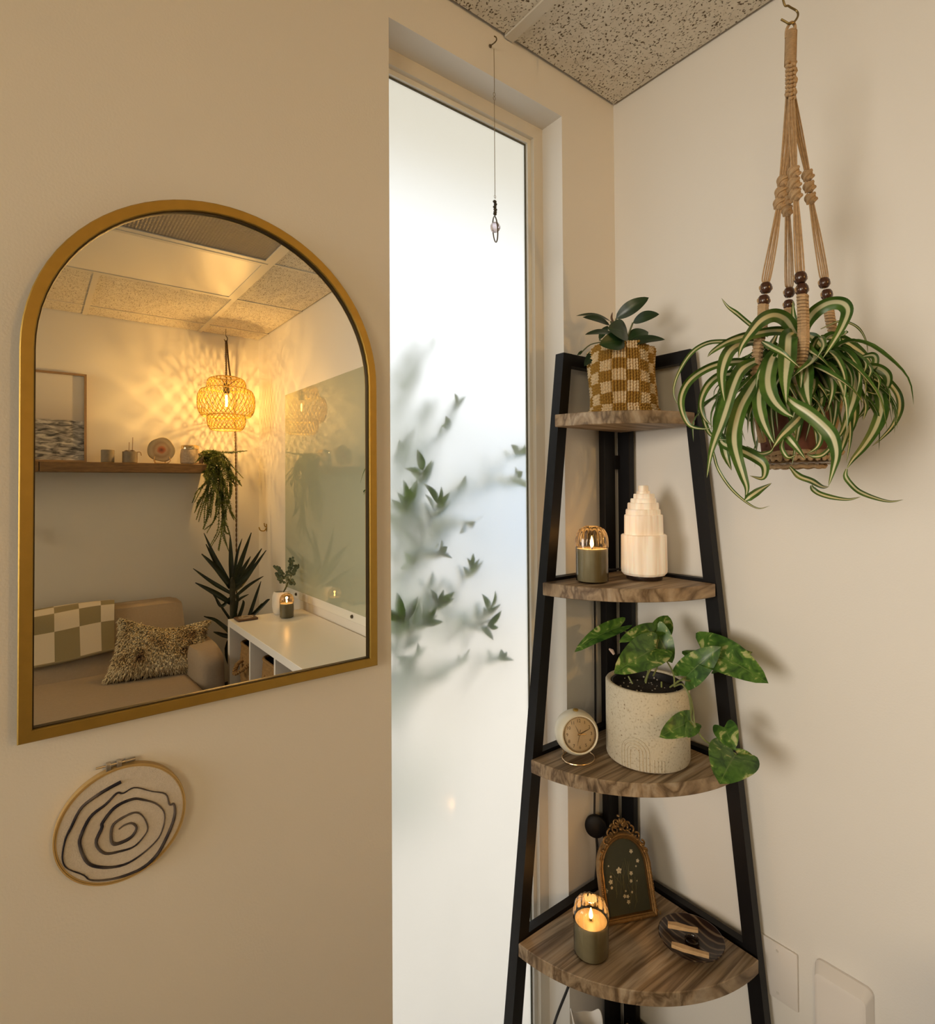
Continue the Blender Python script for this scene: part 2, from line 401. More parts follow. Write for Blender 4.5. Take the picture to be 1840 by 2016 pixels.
# ================================================================== WALL MIRROR
MX, MZ, MR, MB0 = -1.0053, 1.625, .2602, 1.111
def arch(r, z0, y, n=40):
    P = [(MX-r, y, z0)]
    P += [(MX-r*math.cos(PI*i/n), y, MZ+r*math.sin(PI*i/n)) for i in range(n+1)]
    P += [(MX+r, y, z0)]; return P
fw = .0155
mirror = thing('wall_mirror', (MX, 0, MB0), 'large arched mirror with a gold metal frame on the beige wall', 'mirror')
def loops(lps, closed=True):
    b = MB(); n = len(lps[0]); k = len(lps); V = [p for lp in lps for p in lp]; Fc = []
    for a in range(k):
        c = (a+1) % k
        for i in range(n): Fc.append((a*n+i, a*n+(i+1) % n, c*n+(i+1) % n, c*n+i))
    return b.add(V, Fc)
L0 = [arch(MR, MB0, -.002), arch(MR, MB0, -.0285), arch(MR-.0015, MB0+.0015, -.030), arch(MR-fw+.001, MB0+fw-.001, -.030), arch(MR-fw, MB0+fw, -.029), arch(MR-fw, MB0+fw, -.002)]
obj('frame', loops(L0), GOLD, mirror, angle=30)
L1 = [arch(MR-fw, MB0+fw, -.0250), arch(MR-fw-.0015, MB0+fw+.0015, -.0250), arch(MR-fw-.0015, MB0+fw+.0015, -.0195), arch(MR-fw, MB0+fw, -.0195)]
obj('inner_lip', loops(L1), plain('dark_lip', (.05, .035, .015), .4, .5), mirror, angle=30)
M, N, L, P = nmat('silvered_glass'); P.inputs['Base Color'].default_value = (.92, .93, .90, 1); P.inputs['Metallic'].default_value = 1; P.inputs['Roughness'].default_value = 0.0
a = arch(MR-fw, MB0+fw, -.0205); a2 = arch(MR-fw, MB0+fw, -.009); n = len(a)
obj('mirror_glass', MB().add(a+a2, [tuple(range(n-1, -1, -1)), tuple(range(n, 2*n))]), M, mirror, smooth=False)

# ================================================================== EMBROIDERY HOOP
HC = np.array([-1.146, 0, .961]); HR = .0815
hoop = thing('embroidery_hoop', HC, 'round wooden embroidery hoop with a dark wool spiral under the mirror', 'wall art')
AY = np.array([[1, 0, 0], [0, 0, 1], [0, -1, 0.]]).T    # lathe axis towards -Y
AY = axes((0, -1, 0), (1, 0, 0))
HOOPW = plain('hoop_wood', (.46, .31, .12), .5, var=.15, scale=40)
b = MB(); b.lathe([(HR-.0021, .001), (HR, .001), (HR+.0004, .007), (HR, .0125), (HR-.0019, .0125), (HR-.0021, .001)], 72, HC, AY)
obj('outer_ring', b, HOOPW, hoop)
b = MB(); b.lathe([(HR-.0039, .002), (HR-.0022, .002), (HR-.0022, .0118), (HR-.0039, .0118), (HR-.0039, .002)], 72, HC, AY)
obj('inner_ring', b, HOOPW, hoop)
FELT = plain('grey_felt', (.62, .565, .50), .95, var=.12, scale=300, bump=.5, bscale=600)
obj('felt_disc', MB().disc(HC+np.array([0, -.0112, 0]), HR-.0035, 64, AY), FELT, hoop, smooth=False)
sp = [(965,428),(830,500),(700,580),(540,710),(430,920),(370,1050),(340,1240),(390,1350),(560,1420),(640,1475),(800,1475),(1000,1430),(1200,1340),(1350,1200),(1450,1020),(1520,850),(1540,740),(1525,665),(1480,670),(1440,560),(1290,530),(1110,490),(990,550),(920,550),(800,670),(640,800),(540,1000),(530,1120),(610,1290),(760,1340),(950,1325),(1100,1260),(1280,1120),(1390,980),(1430,780),(1350,670),(1200,620),(1080,615),(900,700),(770,860),(760,920),(700,1080),(790,1190),(950,1170),(1100,1120),(1200,1020),(1250,920),(1200,800),(1120,755),(1000,800),(880,890),(860,1030),(890,1090),(980,1070),(1080,1010),(1130,920),(1080,870),(1000,890),(940,935)]
SP = spline([onp(60+x/5.412, 1460+y/5.412, 1, -.0122) for x, y in sp], 260)
M, N, L, P = nmat('spiral_wool'); P.inputs['Roughness'].default_value = .95
tc = N.new('ShaderNodeTexCoord'); n = N.new('ShaderNodeTexNoise'); n.inputs['Scale'].default_value = 22; r = ramp(N, [(.4, (.012, .010, .018)), (.62, (.11, .09, .08))])
L.new(tc.outputs['Object'], n.inputs['Vector']); L.new(n.outputs['Fac'], r.inputs['Fac']); L.new(r.outputs['Color'], P.inputs['Base Color'])
rr = [.0021*(.7+.35*math.sin(i*.11+1)+.12*rng.random()) for i in range(260)]
obj('wool_spiral', MB().tube(SP, rr, 6), M, hoop, label='dark wool spiral')
STEEL = plain('steel', (.5, .46, .4), .35, .9)
t = np.array([-1.157, -.008, .961+HR-.001])
b = MB(); b.rbox(t+(-.010, -.004, -.002), t+(-.004, .005, .009), .001); b.rbox(t+(.003, -.004, -.002), t+(.009, .005, .009), .001)
b.tube([t+(-.022, 0, .0055), t+(.024, 0, .0055)], .0016, 8); b.tube([t+(.014, 0, .0055), t+(.026, 0, .0055)], .0032, 10)
obj('clasp_screw', b, STEEL, hoop)

# ================================================================== CORNER LADDER SHELF
UX, UY = -.012, -.004
shelf = thing('corner_shelf', (UX, UY, 0), 'tall black metal corner shelf with quarter round wooden boards by the window', 'shelf')
def leg_x(z): return -.252-.122*(1.757-z)                   # outer edge of the left leg
def leg_y(z): return -.240-.104*(1.757-z)                   # outer edge of the right leg
lw = .030
def slanted(fx):
    b = MB(); V = []
    for z in (0, 1.757):
        V += [fx(z, 0, 0), fx(z, 1, 0), fx(z, 1, 1), fx(z, 0, 1)]
    return b.add(V, [(0,3,2,1),(4,5,6,7),(0,1,5,4),(1,2,6,5),(2,3,7,6),(3,0,4,7)])
obj('leg', slanted(lambda z, i, j: (leg_x(z)+lw*i, -.042+.026*j, z)), BLACK, shelf, smooth=False)
obj('leg', slanted(lambda z, i, j: (-.040+.024*j, leg_y(z)+lw*i, z)), BLACK, shelf, smooth=False)
obj('back_post', MB().rbox((-.0896, -.030, 0), (-.0465, -.010, 1.757), .002, 1), BLACK, shelf, smooth=False)
obj('back_post', MB().rbox((-.030, -.062, 0), (-.010, -.024, 1.757), .002, 1), BLACK, shelf, smooth=False)
for z in (1.50, 1.17, .98, .70, .30): obj('connector_plate', MB().box((-.050, -.032, z-.018), (-.028, -.022, z+.018)), BLACK, shelf, smooth=False)
TIERS = [(1.606, .243), (1.220, .287), (.832, .328), (.450, .370), (.068, .412)]
obj('top_rail', MB().box((leg_x(1.757)+lw*.5, -.041, 1.728), (-.060, -.016, 1.757)), BLACK, shelf, smooth=False)
obj('top_rail', MB().box((-.039, leg_y(1.757)+lw*.5, 1.728), (-.016, -.040, 1.757)), BLACK, shelf, smooth=False)
for zt, R_ in TIERS:
    lx, ly = leg_x(zt), leg_y(zt)
    obj('side_rail', MB().box((lx+.012, -.041, zt-.022), (-.060, -.020, zt+.006)), BLACK, shelf, smooth=False)
    obj('side_rail', MB().box((-.038, ly+.012, zt-.022), (-.020, -.040, zt+.006)), BLACK, shelf, smooth=False)
    c0 = np.array([-.045, -.012]); poly = [(-.041, -.044)]
    a0 = PI+math.asin((.044-.012)/R_); a1 = 1.5*PI-math.asin(0.004/R_)
    for i in range(33):
        a = a0+(a1-a0)*i/32; poly.append((c0[0]+R_*math.cos(a), c0[1]+R_*math.sin(a)))
    b = MB(); zb = zt-.029; n = len(poly)
    def ins(d, pz): # slightly eased edges
        q = []
        for x, y in poly:
            v = np.array([x+.12, y+.12]); v = v/np.linalg.norm(v); q.append((x-v[0]*d, y-v[1]*d, pz))
        return q
    V = ins(.0015, zb)+ins(0, zb+.0015)+ins(0, zt-.0015)+ins(.0015, zt); Fc = [tuple(range(n-1, -1, -1)), tuple(range(3*n, 4*n))]
    for k in range(3): Fc += [(k*n+i, k*n+(i+1) % n, (k+1)*n+(i+1) % n, (k+1)*n+i) for i in range(n)]
    b.add(V, Fc); obj('shelf_board', b, SHELFWOOD, shelf, angle=20)
T1, T2, T3, T4, T5 = [t[0] for t in TIERS]

def leaf_mb(base, tip, width, nrm, shape='ovate', fold=.15, bow=.08, droop=0., nu=6, nv=12, wave=0.):
    base = np.array(base, float); tip = np.array(tip, float); A = tip-base; Ln = np.linalg.norm(A)
    sd = np.cross(A, nrm); sd /= np.linalg.norm(sd); n_ = np.cross(sd, A); n_ /= np.linalg.norm(n_)
    lobe = .34 if shape == 'heart' else 0.
    def prof(t):
        if shape == 'heart': return math.sin(PI*min(1, max(0, t))**.60)**.66 if 0 < t < .999 else 0.
        if shape == 'lance': return math.sin(PI*min(1, max(0, t))**.75)**.9
        return math.sin(PI*min(1, max(0, t))**.9)**.72
    def fn(u, v):
        q = 2*u-1; W = prof(v)*width/2
        if shape == 'heart': v = v**1.55; W = prof(v)*width/2
        al = v-lobe*abs(q)**1.3*(1-v)**3*min(1, prof(v)*1.35)
        return base+A*al+sd*q*W+n_*(bow*Ln*math.sin(PI*v)-droop*Ln*v*v+fold*W*abs(q)+wave*Ln*math.sin(9*v+4*q)*abs(q))
    return MB().grid(fn, nu, nv)
def facing(p, up=.0):
    v = CAM-np.array(p); v /= np.linalg.norm(v); v = v+np.array([0, 0, up]); return v/np.linalg.norm(v)

# ================================================================== RUBBER PLANT IN A KNITTED POT (top tier)
pc = np.array([-.148, -.130, T1+.001])
pot = thing('potted_rubber_plant', pc, 'dark leaved rubber plant in a mustard and cream knitted pot cover on the top tier', 'potted plant')
M, N, L, P = nmat('checked_knit'); P.inputs['Roughness'].default_value = .95
tc = N.new('ShaderNodeTexCoord'); sep = N.new('ShaderNodeSeparateXYZ'); L.new(tc.outputs['UV'], sep.inputs['Vector'])
nz = N.new('ShaderNodeTexNoise'); nz.inputs['Scale'].default_value = 90; L.new(tc.outputs['Object'], nz.inputs['Vector'])
def mth(op, a, b=None):
    q = N.new('ShaderNodeMath'); q.operation = op
    for k, x in enumerate((a, b)):
        if x is None: continue
        if isinstance(x, (int, float)): q.inputs[k].default_value = x
        else: L.new(x, q.inputs[k])
    return q.outputs[0]
wob_ = mth('MULTIPLY', mth('SUBTRACT', nz.outputs['Fac'], .5), .22)
row = mth('FLOOR', mth('ADD', mth('MULTIPLY', sep.outputs['Y'], 6.3), mth('ADD', wob_, .3)))
uu = mth('FRACT', mth('ADD', mth('MULTIPLY', sep.outputs['X'], 8), mth('ADD', mth('MULTIPLY', row, .5), mth('MULTIPLY', wob_, .5))))
ck = N.new('ShaderNodeMix'); ck.data_type = 'RGBA'; ck.inputs['A'].default_value = (.33, .185, .03, 1); ck.inputs['B'].default_value = (.66, .52, .32, 1)
L.new(mth('LESS_THAN', uu, .45), ck.inputs['Factor'])
wv = N.new('ShaderNodeTexNoise'); wv.inputs['Scale'].default_value = 260; L.new(tc.outputs['Object'], wv.inputs['Vector'])
mx = N.new('ShaderNodeMix'); mx.data_type = 'RGBA'; mx.blend_type = 'MULTIPLY'; mx.inputs['Factor'].default_value = .6
r2 = ramp(N, [(.3, (.55, .5, .42)), (.65, (1, 1, 1))]); L.new(wv.outputs['Fac'], r2.inputs['Fac'])
L.new(ck.outputs['Result'], mx.inputs['A']); L.new(r2.outputs['Color'], mx.inputs['B']); L.new(mx.outputs['Result'], P.inputs['Base Color'])
KNIT = M
NR = 72
def knit(u, v):
    a = 2*PI*u; z = .152*v
    r = .0725+.004*math.sin(v*PI)*math.sin(a*2+1)+.003*math.cos(a+5*v)+.004*(v < .06)
    r += .0060*abs(math.sin(NR/2*a))+.0019*math.sin(v*PI*44+(1.5 if int(u*NR) % 2 else 0))
    zz = z + (.006*math.sin(a*2+.5)+.002*math.sin(a*9))*v
    return pc+np.array([r*math.cos(a), r*math.sin(a), zz])
b = MB(); b.grid(knit, NR*4, 88, cu=True)
def knit_in(u, v):
    p = knit(u, 1)-pc; s = 1-.10*v; return pc+np.array([p[0]*s, p[1]*s, p[2]+.003*math.sin(PI*min(1, v*2))-.03*max(0, v-.3)])
b.grid(knit_in, NR*4, 6, cu=True)
obj('pot_cover', b, KNIT, pot, angle=80)
obj('soil', MB().lathe([(0, .128), (.03, .132), (.062, .125)], 24, pc), SOIL, pot)
RUB = leafmat('rubber_leaf', (.006, .018, .006), (.014, .042, .012), .32, (.0, .03, (.03, .07, .02)))
def zr(x, y, d): return at(1040+x/4.6, 560+y/4.6, d)
LV = [((790,310),(1090,118),100,1.33,1.30,.3),((945,345),(1185,270),90,1.31,1.27,.6),((900,455),(715,400),150,1.27,1.23,.4),
      ((745,335),(430,285),60,1.36,1.36,1.4),((735,370),(490,297),62,1.33,1.32,.8),((800,465),(510,455),66,1.29,1.27,1.0),
      ((872,520),(640,545),128,1.26,1.235,.3),((890,552),(1238,500),80,1.28,1.25,.9),((880,520),(1085,430),110,1.32,1.33,.5),
      ((660,590),(505,742),80,1.33,1.31,.8),((955,560),(1045,518),46,1.30,1.30,.5),((640,500),(720,375),50,1.35,1.36,.5)]
for (bx, tx, wd, d0, d1, up) in LV:
    p0, p1 = zr(*bx, d0), zr(*tx, d1); L_ = np.linalg.norm(p1-p0)
    obj('leaf', leaf_mb(p0, p1, wd/4.6*.00118*1.3, facing(p0, up), 'ovate', .16, .10), RUB, pot)
STEM = plain('green_stem', (.09, .10, .03), .6)
ctr = pc+np.array([0, 0, .125])
for (bx, tx, wd, d0, d1, up) in LV:
    p0 = zr(*bx, d0); obj('stem', MB().tube(spline([ctr+np.array([rng.uniform(-.01, .01), rng.uniform(-.01, .01), 0]), (ctr*.5+p0*.5)+np.array([0, 0, .01]), p0], 6), .0022, 5), STEM, pot)
obj('bud', MB().tube(spline([zr(765,340,1.33), zr(752,300,1.33), zr(760,252,1.33)], 8), [.0028,.003,.003,.003,.0027,.0022,.0015,.0004], 6), plain('bud_red', (.08, .04, .02), .5), pot)
obj('twig', MB().tube(spline([zr(660,520,1.34), zr(560,545,1.36), zr(490,605,1.37), zr(465,635,1.37)], 10), .0016, 5), STEM, pot)
obj('leaf', leaf_mb(zr(490,600,1.37), zr(440,645,1.37), .007, facing(zr(470,620,1.37)), 'ovate'), RUB, pot)

# ================================================================== LED CANDLES
SMOKE = thin_glass('smoked_glass', (.34, .28, .20), 1.6, .04)
WAX = plain('olive_wax', (.33, .295, .215), .45, var=.18, scale=50)
FLAME = emitter('flame', (1.0, .60, .22), 38)
def make_candle(loc, label, fl=16, lit=1.0):
    c = np.array(loc, float); t = thing('led_candle', c, label, 'candle', 'smoked glass candles')
    mod = lambda a, z: 1+.034*math.cos(fl*a)*min(1, max(0, (z-.066)/.02))
    b = MB(); b.lathe([(.0335, .0), (.0362, .003), (.0366, .03), (.0366, .078)], 64, c)
    obj('glass_body', b, thin_glass('olive_glass', (.84, .82, .72), 1.5, .06) if 'olive_glass' not in bpy.data.materials else bpy.data.materials['olive_glass'], t)
    b = MB(); b.lathe([(.0366, .078), (.0366, .088), (.0358, .098), (.033, .110), (.0275, .119), (.0205, .1235), (.0165, .1250), (.0150, .1262), (.0140, .1252)], 96, c, mod=mod)
    obj('glass_dome', b, SMOKE, t)
    b = MB(); b.lathe([(0, .002), (.0325, .002), (.0345, .005), (.0348, .072), (.0330, .0755), (.020, .0735), (0, .0730)], 48, c)
    obj('wax', b, WAX, t)
    f = c+np.array([0, 0, .0735])
    o = obj('flame', MB().lathe([(0, .003), (.0035, .007), (.0045, .012), (.0035, .019), (.0014, .027), (0, .031)], 12, f), FLAME, t)
    obj('wick', MB().tube([f, f+np.array([0, 0, .006])], .0015, 5), DARK, t)
    l = bpy.data.lights.new('candle_glow', 'POINT'); l.energy = .30*lit; l.color = (1, .55, .2); l.shadow_soft_size = .006
    lo = bpy.data.objects.new('candle_glow', l); COL.objects.link(lo); lo.parent = t; lo.location = (0, 0, .104)
    return t
make_candle((-.236, -.108, T2+.001), 'smoked glass candle with a small flame beside the stone tower lamp')
make_candle((-.308, -.156, T4+.001), 'lit smoked glass candle glowing before the small ornate gold picture frame', lit=2.0).scale = (1, 1, .90)

# ================================================================== SELENITE TOWER LAMP
lc = np.array([-.112, -.160, T2+.001])
lamp = thing('stone_tower_lamp', lc, 'stepped pale stone tower lamp glowing warm on a black base', 'lamp')
M, N, L, P = nmat('lit_selenite'); P.inputs['Roughness'].default_value = .45
tc = N.new('ShaderNodeTexCoord'); mp = N.new('ShaderNodeMapping'); mp.inputs['Scale'].default_value = (70, 70, 5)
n = N.new('ShaderNodeTexNoise'); n.inputs['Scale'].default_value = 1.0; n.inputs['Detail'].default_value = 5
L.new(tc.outputs['Object'], mp.inputs['Vector']); L.new(mp.outputs['Vector'], n.inputs['Vector'])
r = ramp(N, [(.32, (.70, .61, .49)), (.6, (.86, .82, .74))]); L.new(n.outputs['Fac'], r.inputs['Fac']); L.new(r.outputs['Color'], P.inputs['Base Color'])
P.inputs['Subsurface Weight'].default_value = .35; P.inputs['Subsurface Radius'].default_value = (.03, .018, .01); P.inputs['Subsurface Scale'].default_value = .5
re = ramp(N, [(.3, (.75, .45, .22)), (.62, (1.0, .74, .50))]); L.new(n.outputs['Fac'], re.inputs['Fac'])
L.new(re.outputs['Color'], P.inputs['Emission Color']); P.inputs['Emission Strength'].default_value = .21
bp = N.new('ShaderNodeBump'); bp.inputs['Strength'].default_value = .5; bp.inputs['Distance'].default_value = .002
L.new(n.outputs['Fac'], bp.inputs['Height']); L.new(bp.outputs['Normal'], P.inputs['Normal']); SEL = M
steps = [(.0505, .010, .104), (.0430, .104, .150), (.0385, .150, .163), (.0345, .163, .178), (.0285, .178, .188), (.0235, .188, .199), (.0150, .199, .2055), (.0112, .2055, .218)]
b = MB()
for k, (r_, z0, z1) in enumerate(steps):
    ph = rng.uniform(0, 6); sx = rng.uniform(-.0018, .0018, 2)
    def mod(a, z, ph=ph, k=k): return 1+.030*math.cos(4*(a-.66))+.010*math.sin(7*a+ph)+.004*math.sin(13*a+2*ph)+.003*math.sin(29*a+ph)
    pr = [(0, z0)] if k else [(0, z0), (r_*.88, z0)]
    pr += [(r_*.985, z0 if k else z0+.006), (r_, z0+(.003 if k else .014)), (r_*.985, z1-.002), (r_*.95, z1), (0, z1+.0005)]
    b.lathe(pr, 64, lc+np.array([sx[0], sx[1], 0]), mod=mod)
obj('stone_tower', b, SEL, lamp, angle=28)
obj('base', MB().lathe([(0, 0), (.040, 0), (.041, .002), (.041, .008), (.038, .0105), (0, .0105)], 48, lc), plain('black_base', (.02, .012, .01), .25), lamp)
CORD = plain('black_cord', (.012, .011, .012), .5)
cp = [lc+np.array([.03, .04, .004]), (-.066, -.070, T2+.010), (-.098, -.048, T2+.008), (-.112, -.011, T2+.02), (-.108, -.008, 1.135), (-.110, -.008, .826), (-.118, -.010, .66), (-.125, -.014, .60)]
obj('cord', MB().tube(spline(cp, 60), .0027, 7), CORD, lamp)
sw = np.array([-.127, -.020, .585])
obj('dimmer_switch', MB().lathe([(0, -.010), (.020, -.010), (.026, -.006), (.027, 0), (.026, .006), (.020, .010), (0, .010)], 40, sw, axes((-.75, -.62, .1))), BLACK, lamp)
cp = [(-.125, -.020, .562), (-.118, -.016, .50), (-.130, -.012, .40), (-.165, -.010, .31), (-.222, -.012, .235), (-.280, -.018, .180), (-.33, -.012, .06), (-.34, -.008, .008)]
obj('cord', MB().tube(spline(cp, 50), .0032, 7), CORD, lamp)

# ================================================================== ALARM CLOCK
kc = np.array([-.286, -.103, T3+.0575])
clock = thing('alarm_clock', (kc[0], kc[1], T3), 'small round cream alarm clock on a gold wire ring stand', 'clock')
az = norm((-.50, -.84, .16)); A = axes(az, (0, 0, 1))
CREAM = plain('cream_plastic', (.72, .67, .53), .35)
b = MB(); b.lathe([(0, -.047), (.015, -.0465), (.032, -.041), (.043, -.030), (.0475, -.016), (.0475, -.002), (.0455, .010), (.0425, .018), (.0400, .0215), (.0375, .0205), (.0370, .017)], 64, kc, A)
obj('case', b, CREAM, clock)
fm = plain('clock_face', (.86, .69, .49), .4)
fc = kc+A@np.array([0, 0, .0150])
obj('face', MB().disc(fc, .0375, 48, A), fm, clock, smooth=False)
obj('bezel', MB().lathe([(.0380, .0165), (.0378, .0190), (.0362, .0190), (.0360, .0155)], 64, kc, A), plain('bezel_bronze', (.38, .24, .09), .35, .7), clock)
UPV = A[:, 0]; RT = np.cross(UPV, az)
INK = plain('brown_ink', (.13, .08, .035), .6)
T3m = np.array([RT, UPV, az]).T
b = MB()
for h in range(1, 13):
    a = PI/6*h; p = fc+RT*(.0275*math.sin(a))+UPV*(.0275*math.cos(a))+az*.0006
    text_mb(b, str(h), .0098, T3m, p)
obj('numerals', b, INK, clock, smooth=False)
b = MB()
for k in range(60):
    a = 2*PI*k/60; d = RT*math.sin(a)+UPV*math.cos(a); e = np.cross(az, d); p = fc+d*.0335+az*.0005; q = fc+d*.0352+az*.0005; hw = .0003
    b.add([p-e*hw, p+e*hw, q+e*hw, q-e*hw], [(0, 1, 2, 3), (3, 2, 1, 0)])
obj('minute_track', b, INK, clock, smooth=False)
def hand(name, ang, ln, w0, mat, off, tail=.004):
    a = math.radians(ang); d = RT*math.sin(a)+UPV*math.cos(a)
    obj(name, MB().tube([fc-d*tail+az*off, fc+d*ln*.6+az*off, fc+d*ln+az*off], [w0, w0*.9, w0*.3], 6), mat, clock)
hand('hour_hand', 92, .016, .0011, GOLDWIRE, .0016); hand('minute_hand', 66, .026, .0009, INK, .0022)
hand('second_hand', 196, .024, .0005, INK, .0028, .010); hand('alarm_hand', 336, .020, .0005, INK, .0012)
obj('centre_cap', MB().ball(fc+az*.003, .0022, 12, 8), GOLDWIRE, clock)
obj('lens', MB().lathe([(.0365, .0185), (.025, .0215), (.012, .0228), (0, .0232)], 40, kc, A), thin_glass('clock_lens', (.97, .97, .95), 1.45, .02), clock)
tp = kc+np.array([.002, .006, .0475])
obj('snooze_button', MB().lathe([(0, 0), (.006, 0), (.006, .0025), (.0045, .0035), (0, .0035)], 20, tp+np.array([0, 0, -.001])), GOLD, clock)
rc = np.array([-.284, -.104, T3+.0022]); ring = []
for k in range(40):
    a = 2*PI*k/40; ring.append(rc+np.array([.040*math.cos(a)*.95, .034*math.sin(a), 0]))
obj('stand_ring', MB().tube(ring, .0016, 8, closed=True), GOLDWIRE, clock, label='gold wire stand ring')
b = MB().tube(spline([rc+np.array([.018, .028, 0]), kc+np.array([.02, .030, -.048]), kc+np.array([.016, .022, -.040])], 8), .0016, 6)
obj('stand_wire', b, GOLDWIRE, clock); b = MB().tube(spline([rc+np.array([-.018, .028, 0]), kc+np.array([-.012, .032, -.048]), kc+np.array([-.008, .026, -.040])], 8), .0016, 6)
obj('stand_wire', b, GOLDWIRE, clock)

# ================================================================== POTHOS IN A CREAM POT
qc = np.array([-.150, -.190, T3+.001]); QR = .0905; QH = .168
poth = thing('potted_pothos', qc, 'trailing pothos with marbled heart leaves in a speckled cream pot with an arch relief', 'potted plant')
M, N, L, P = nmat('speckled_stoneware'); P.inputs['Roughness'].default_value = .75
tc = N.new('ShaderNodeTexCoord'); n = N.new('ShaderNodeTexNoise'); n.inputs['Scale'].default_value = 230; n.inputs['Detail'].default_value = 2
L.new(tc.outputs['Object'], n.inputs['Vector']); r = ramp(N, [(.27, (.20, .13, .07)), (.33, (.50, .44, .32)), (.5, (.60, .54, .415))]); L.new(n.outputs['Fac'], r.inputs['Fac']); L.new(r.outputs['Color'], P.inputs['Base Color'])
bp = N.new('ShaderNodeBump'); bp.inputs['Strength'].default_value = .35; bp.inputs['Distance'].default_value = .001; L.new(n.outputs['Fac'], bp.inputs['Height']); L.new(bp.outputs['Normal'], P.inputs['Normal']); STONE = M
b = MB(); b.lathe([(0, 0), (QR-.006, 0), (QR-.002, .002), (QR, .007), (QR, QH-.004), (QR-.002, QH-.001), (QR-.005, QH), (QR-.009, QH-.001), (QR-.011, QH-.004), (QR-.011, .05)], 80, qc)
obj('pot', b, STONE, poth)
va = CAM-qc; az0 = math.atan2(va[1], va[0])-.30
def onpot(s, z, off=.0004): a = az0+s/QR; return qc+np.array([(QR+off)*math.cos(a), (QR+off)*math.sin(a), z])
for k in range(4):
    ra = .030-.0068*k; zc = .040; pts = []
    for i in range(7): pts.append(onpot(-ra, .004+(zc-.004)*i/6.))
    for i in range(1, 25): t_ = PI-PI*i/24; pts.append(onpot(ra*math.cos(t_), zc+ra*math.sin(t_)))
    for i in range(1, 7): pts.append(onpot(ra, zc-(zc-.004)*i/6.))
    obj('arch_relief', MB().tube(pts, .0017, 6), STONE, poth)
for s in (.040, .047, .054, .061):
    obj('arch_relief', MB().tube([onpot(s, .004), onpot(s, .020), onpot(s, .030-.1*(s-.040))], .0012, 5), STONE, poth)
b = MB(); b.lathe([(QR-.0115, QH-.030), (QR-.0115, QH-.006), (QR-.014, QH-.004), (QR-.016, QH-.006), (QR-.017, QH-.030)], 64, qc)
obj('nursery_pot', b, plain('black_plastic', (.012, .010, .009), .5), poth)
obj('soil', MB().lathe([(QR-.017, QH-.022), (.05, QH-.017), (0, QH-.014)], 40, qc), SOIL, poth)
PEB = plain('perlite', (.55, .5, .42), .9)
b = MB()
for k in range(26):
    a = rng.uniform(0, 2*PI); r_ = rng.uniform(.01, .068); b.ball(qc+np.array([r_*math.cos(a), r_*math.sin(a), QH-.016]), rng.uniform(.001, .0024), 6, 4)
obj('perlite', b, PEB, poth, kind='stuff')
M, N, L, P = nmat('marbled_pothos_leaf'); P.inputs['Roughness'].default_value = .35
tc = N.new('ShaderNodeTexCoord'); mp = N.new('ShaderNodeMapping'); mp.inputs['Scale'].default_value = (1, 1, 1)
n = N.new('ShaderNodeTexNoise'); n.inputs['Scale'].default_value = 34; n.inputs['Detail'].default_value = 5; n.inputs['Distortion'].default_value = 1.5
L.new(tc.outputs['Object'], n.inputs['Vector'])
r = ramp(N, [(.34, (.022, .07, .012)), (.50, (.065, .16, .022)), (.59, (.10, .21, .035)), (.635, (.34, .40, .13)), (.74, (.52, .52, .28))]); L.new(n.outputs['Fac'], r.inputs['Fac'])
sep = N.new('ShaderNodeSeparateXYZ'); L.new(tc.outputs['UV'], sep.inputs['Vector'])
a_ = N.new('ShaderNodeMath'); a_.operation = 'SUBTRACT'; a_.inputs[1].default_value = .5; L.new(sep.outputs['X'], a_.inputs[0])
ab = N.new('ShaderNodeMath'); ab.operation = 'ABSOLUTE'; L.new(a_.outputs[0], ab.inputs[0])
r3 = ramp(N, [(.008, (1, 1, 1)), (.022, (0, 0, 0))]); L.new(ab.outputs[0], r3.inputs['Fac'])
mx = N.new('ShaderNodeMix'); mx.data_type = 'RGBA'; mx.inputs['B'].default_value = (.12, .20, .05, 1); L.new(r3.outputs['Color'], mx.inputs['Factor']); L.new(r.outputs['Color'], mx.inputs['A'])
L.new(mx.outputs['Result'], P.inputs['Base Color']); POTH = M
T_ = N.new('ShaderNodeBsdfTranslucent'); L.new(mx.outputs['Result'], T_.inputs['Color']); ms = N.new('ShaderNodeMixShader'); ms.inputs[0].default_value = .18
L.new(P.outputs[0], ms.inputs[1]); L.new(T_.outputs[0], ms.inputs[2]); L.new(ms.outputs[0], N['Material Output'].inputs['Surface'])
def zq(x, y, d): return at(1030+x/3.68, 1190+y/3.68, d)
PL = [((700,165),(370,345),130,1.30,1.27,.9,.0),((950,195),(690,275),120,1.24,1.20,.6,.0),((955,320),(655,500),230,1.20,1.14,.2,.0),
      ((960,190),(1078,425),165,1.25,1.22,.0,.0),((985,230),(1045,80),150,1.27,1.30,.3,.0),((1180,520),(1432,305),190,1.20,1.16,.2,.0),((1290,330),(1775,572),270,1.22,1.10,.6,.0),
      ((1400,450),(1660,345),120,1.25,1.22,.8,.0),((1205,850),(985,962),150,1.16,1.13,.1,.0),((1455,890),(1530,1050),150,1.14,1.10,.0,.0),
      ((1535,1090),(1420,1300),290,1.12,1.06,.3,.0),((1555,1090),(1692,1142),80,1.13,1.12,.6,.0),((1500,1060),(1425,985),90,1.14,1.16,.3,.0),((1230,880),(1190,965),90,1.15,1.13,.0,.0)]
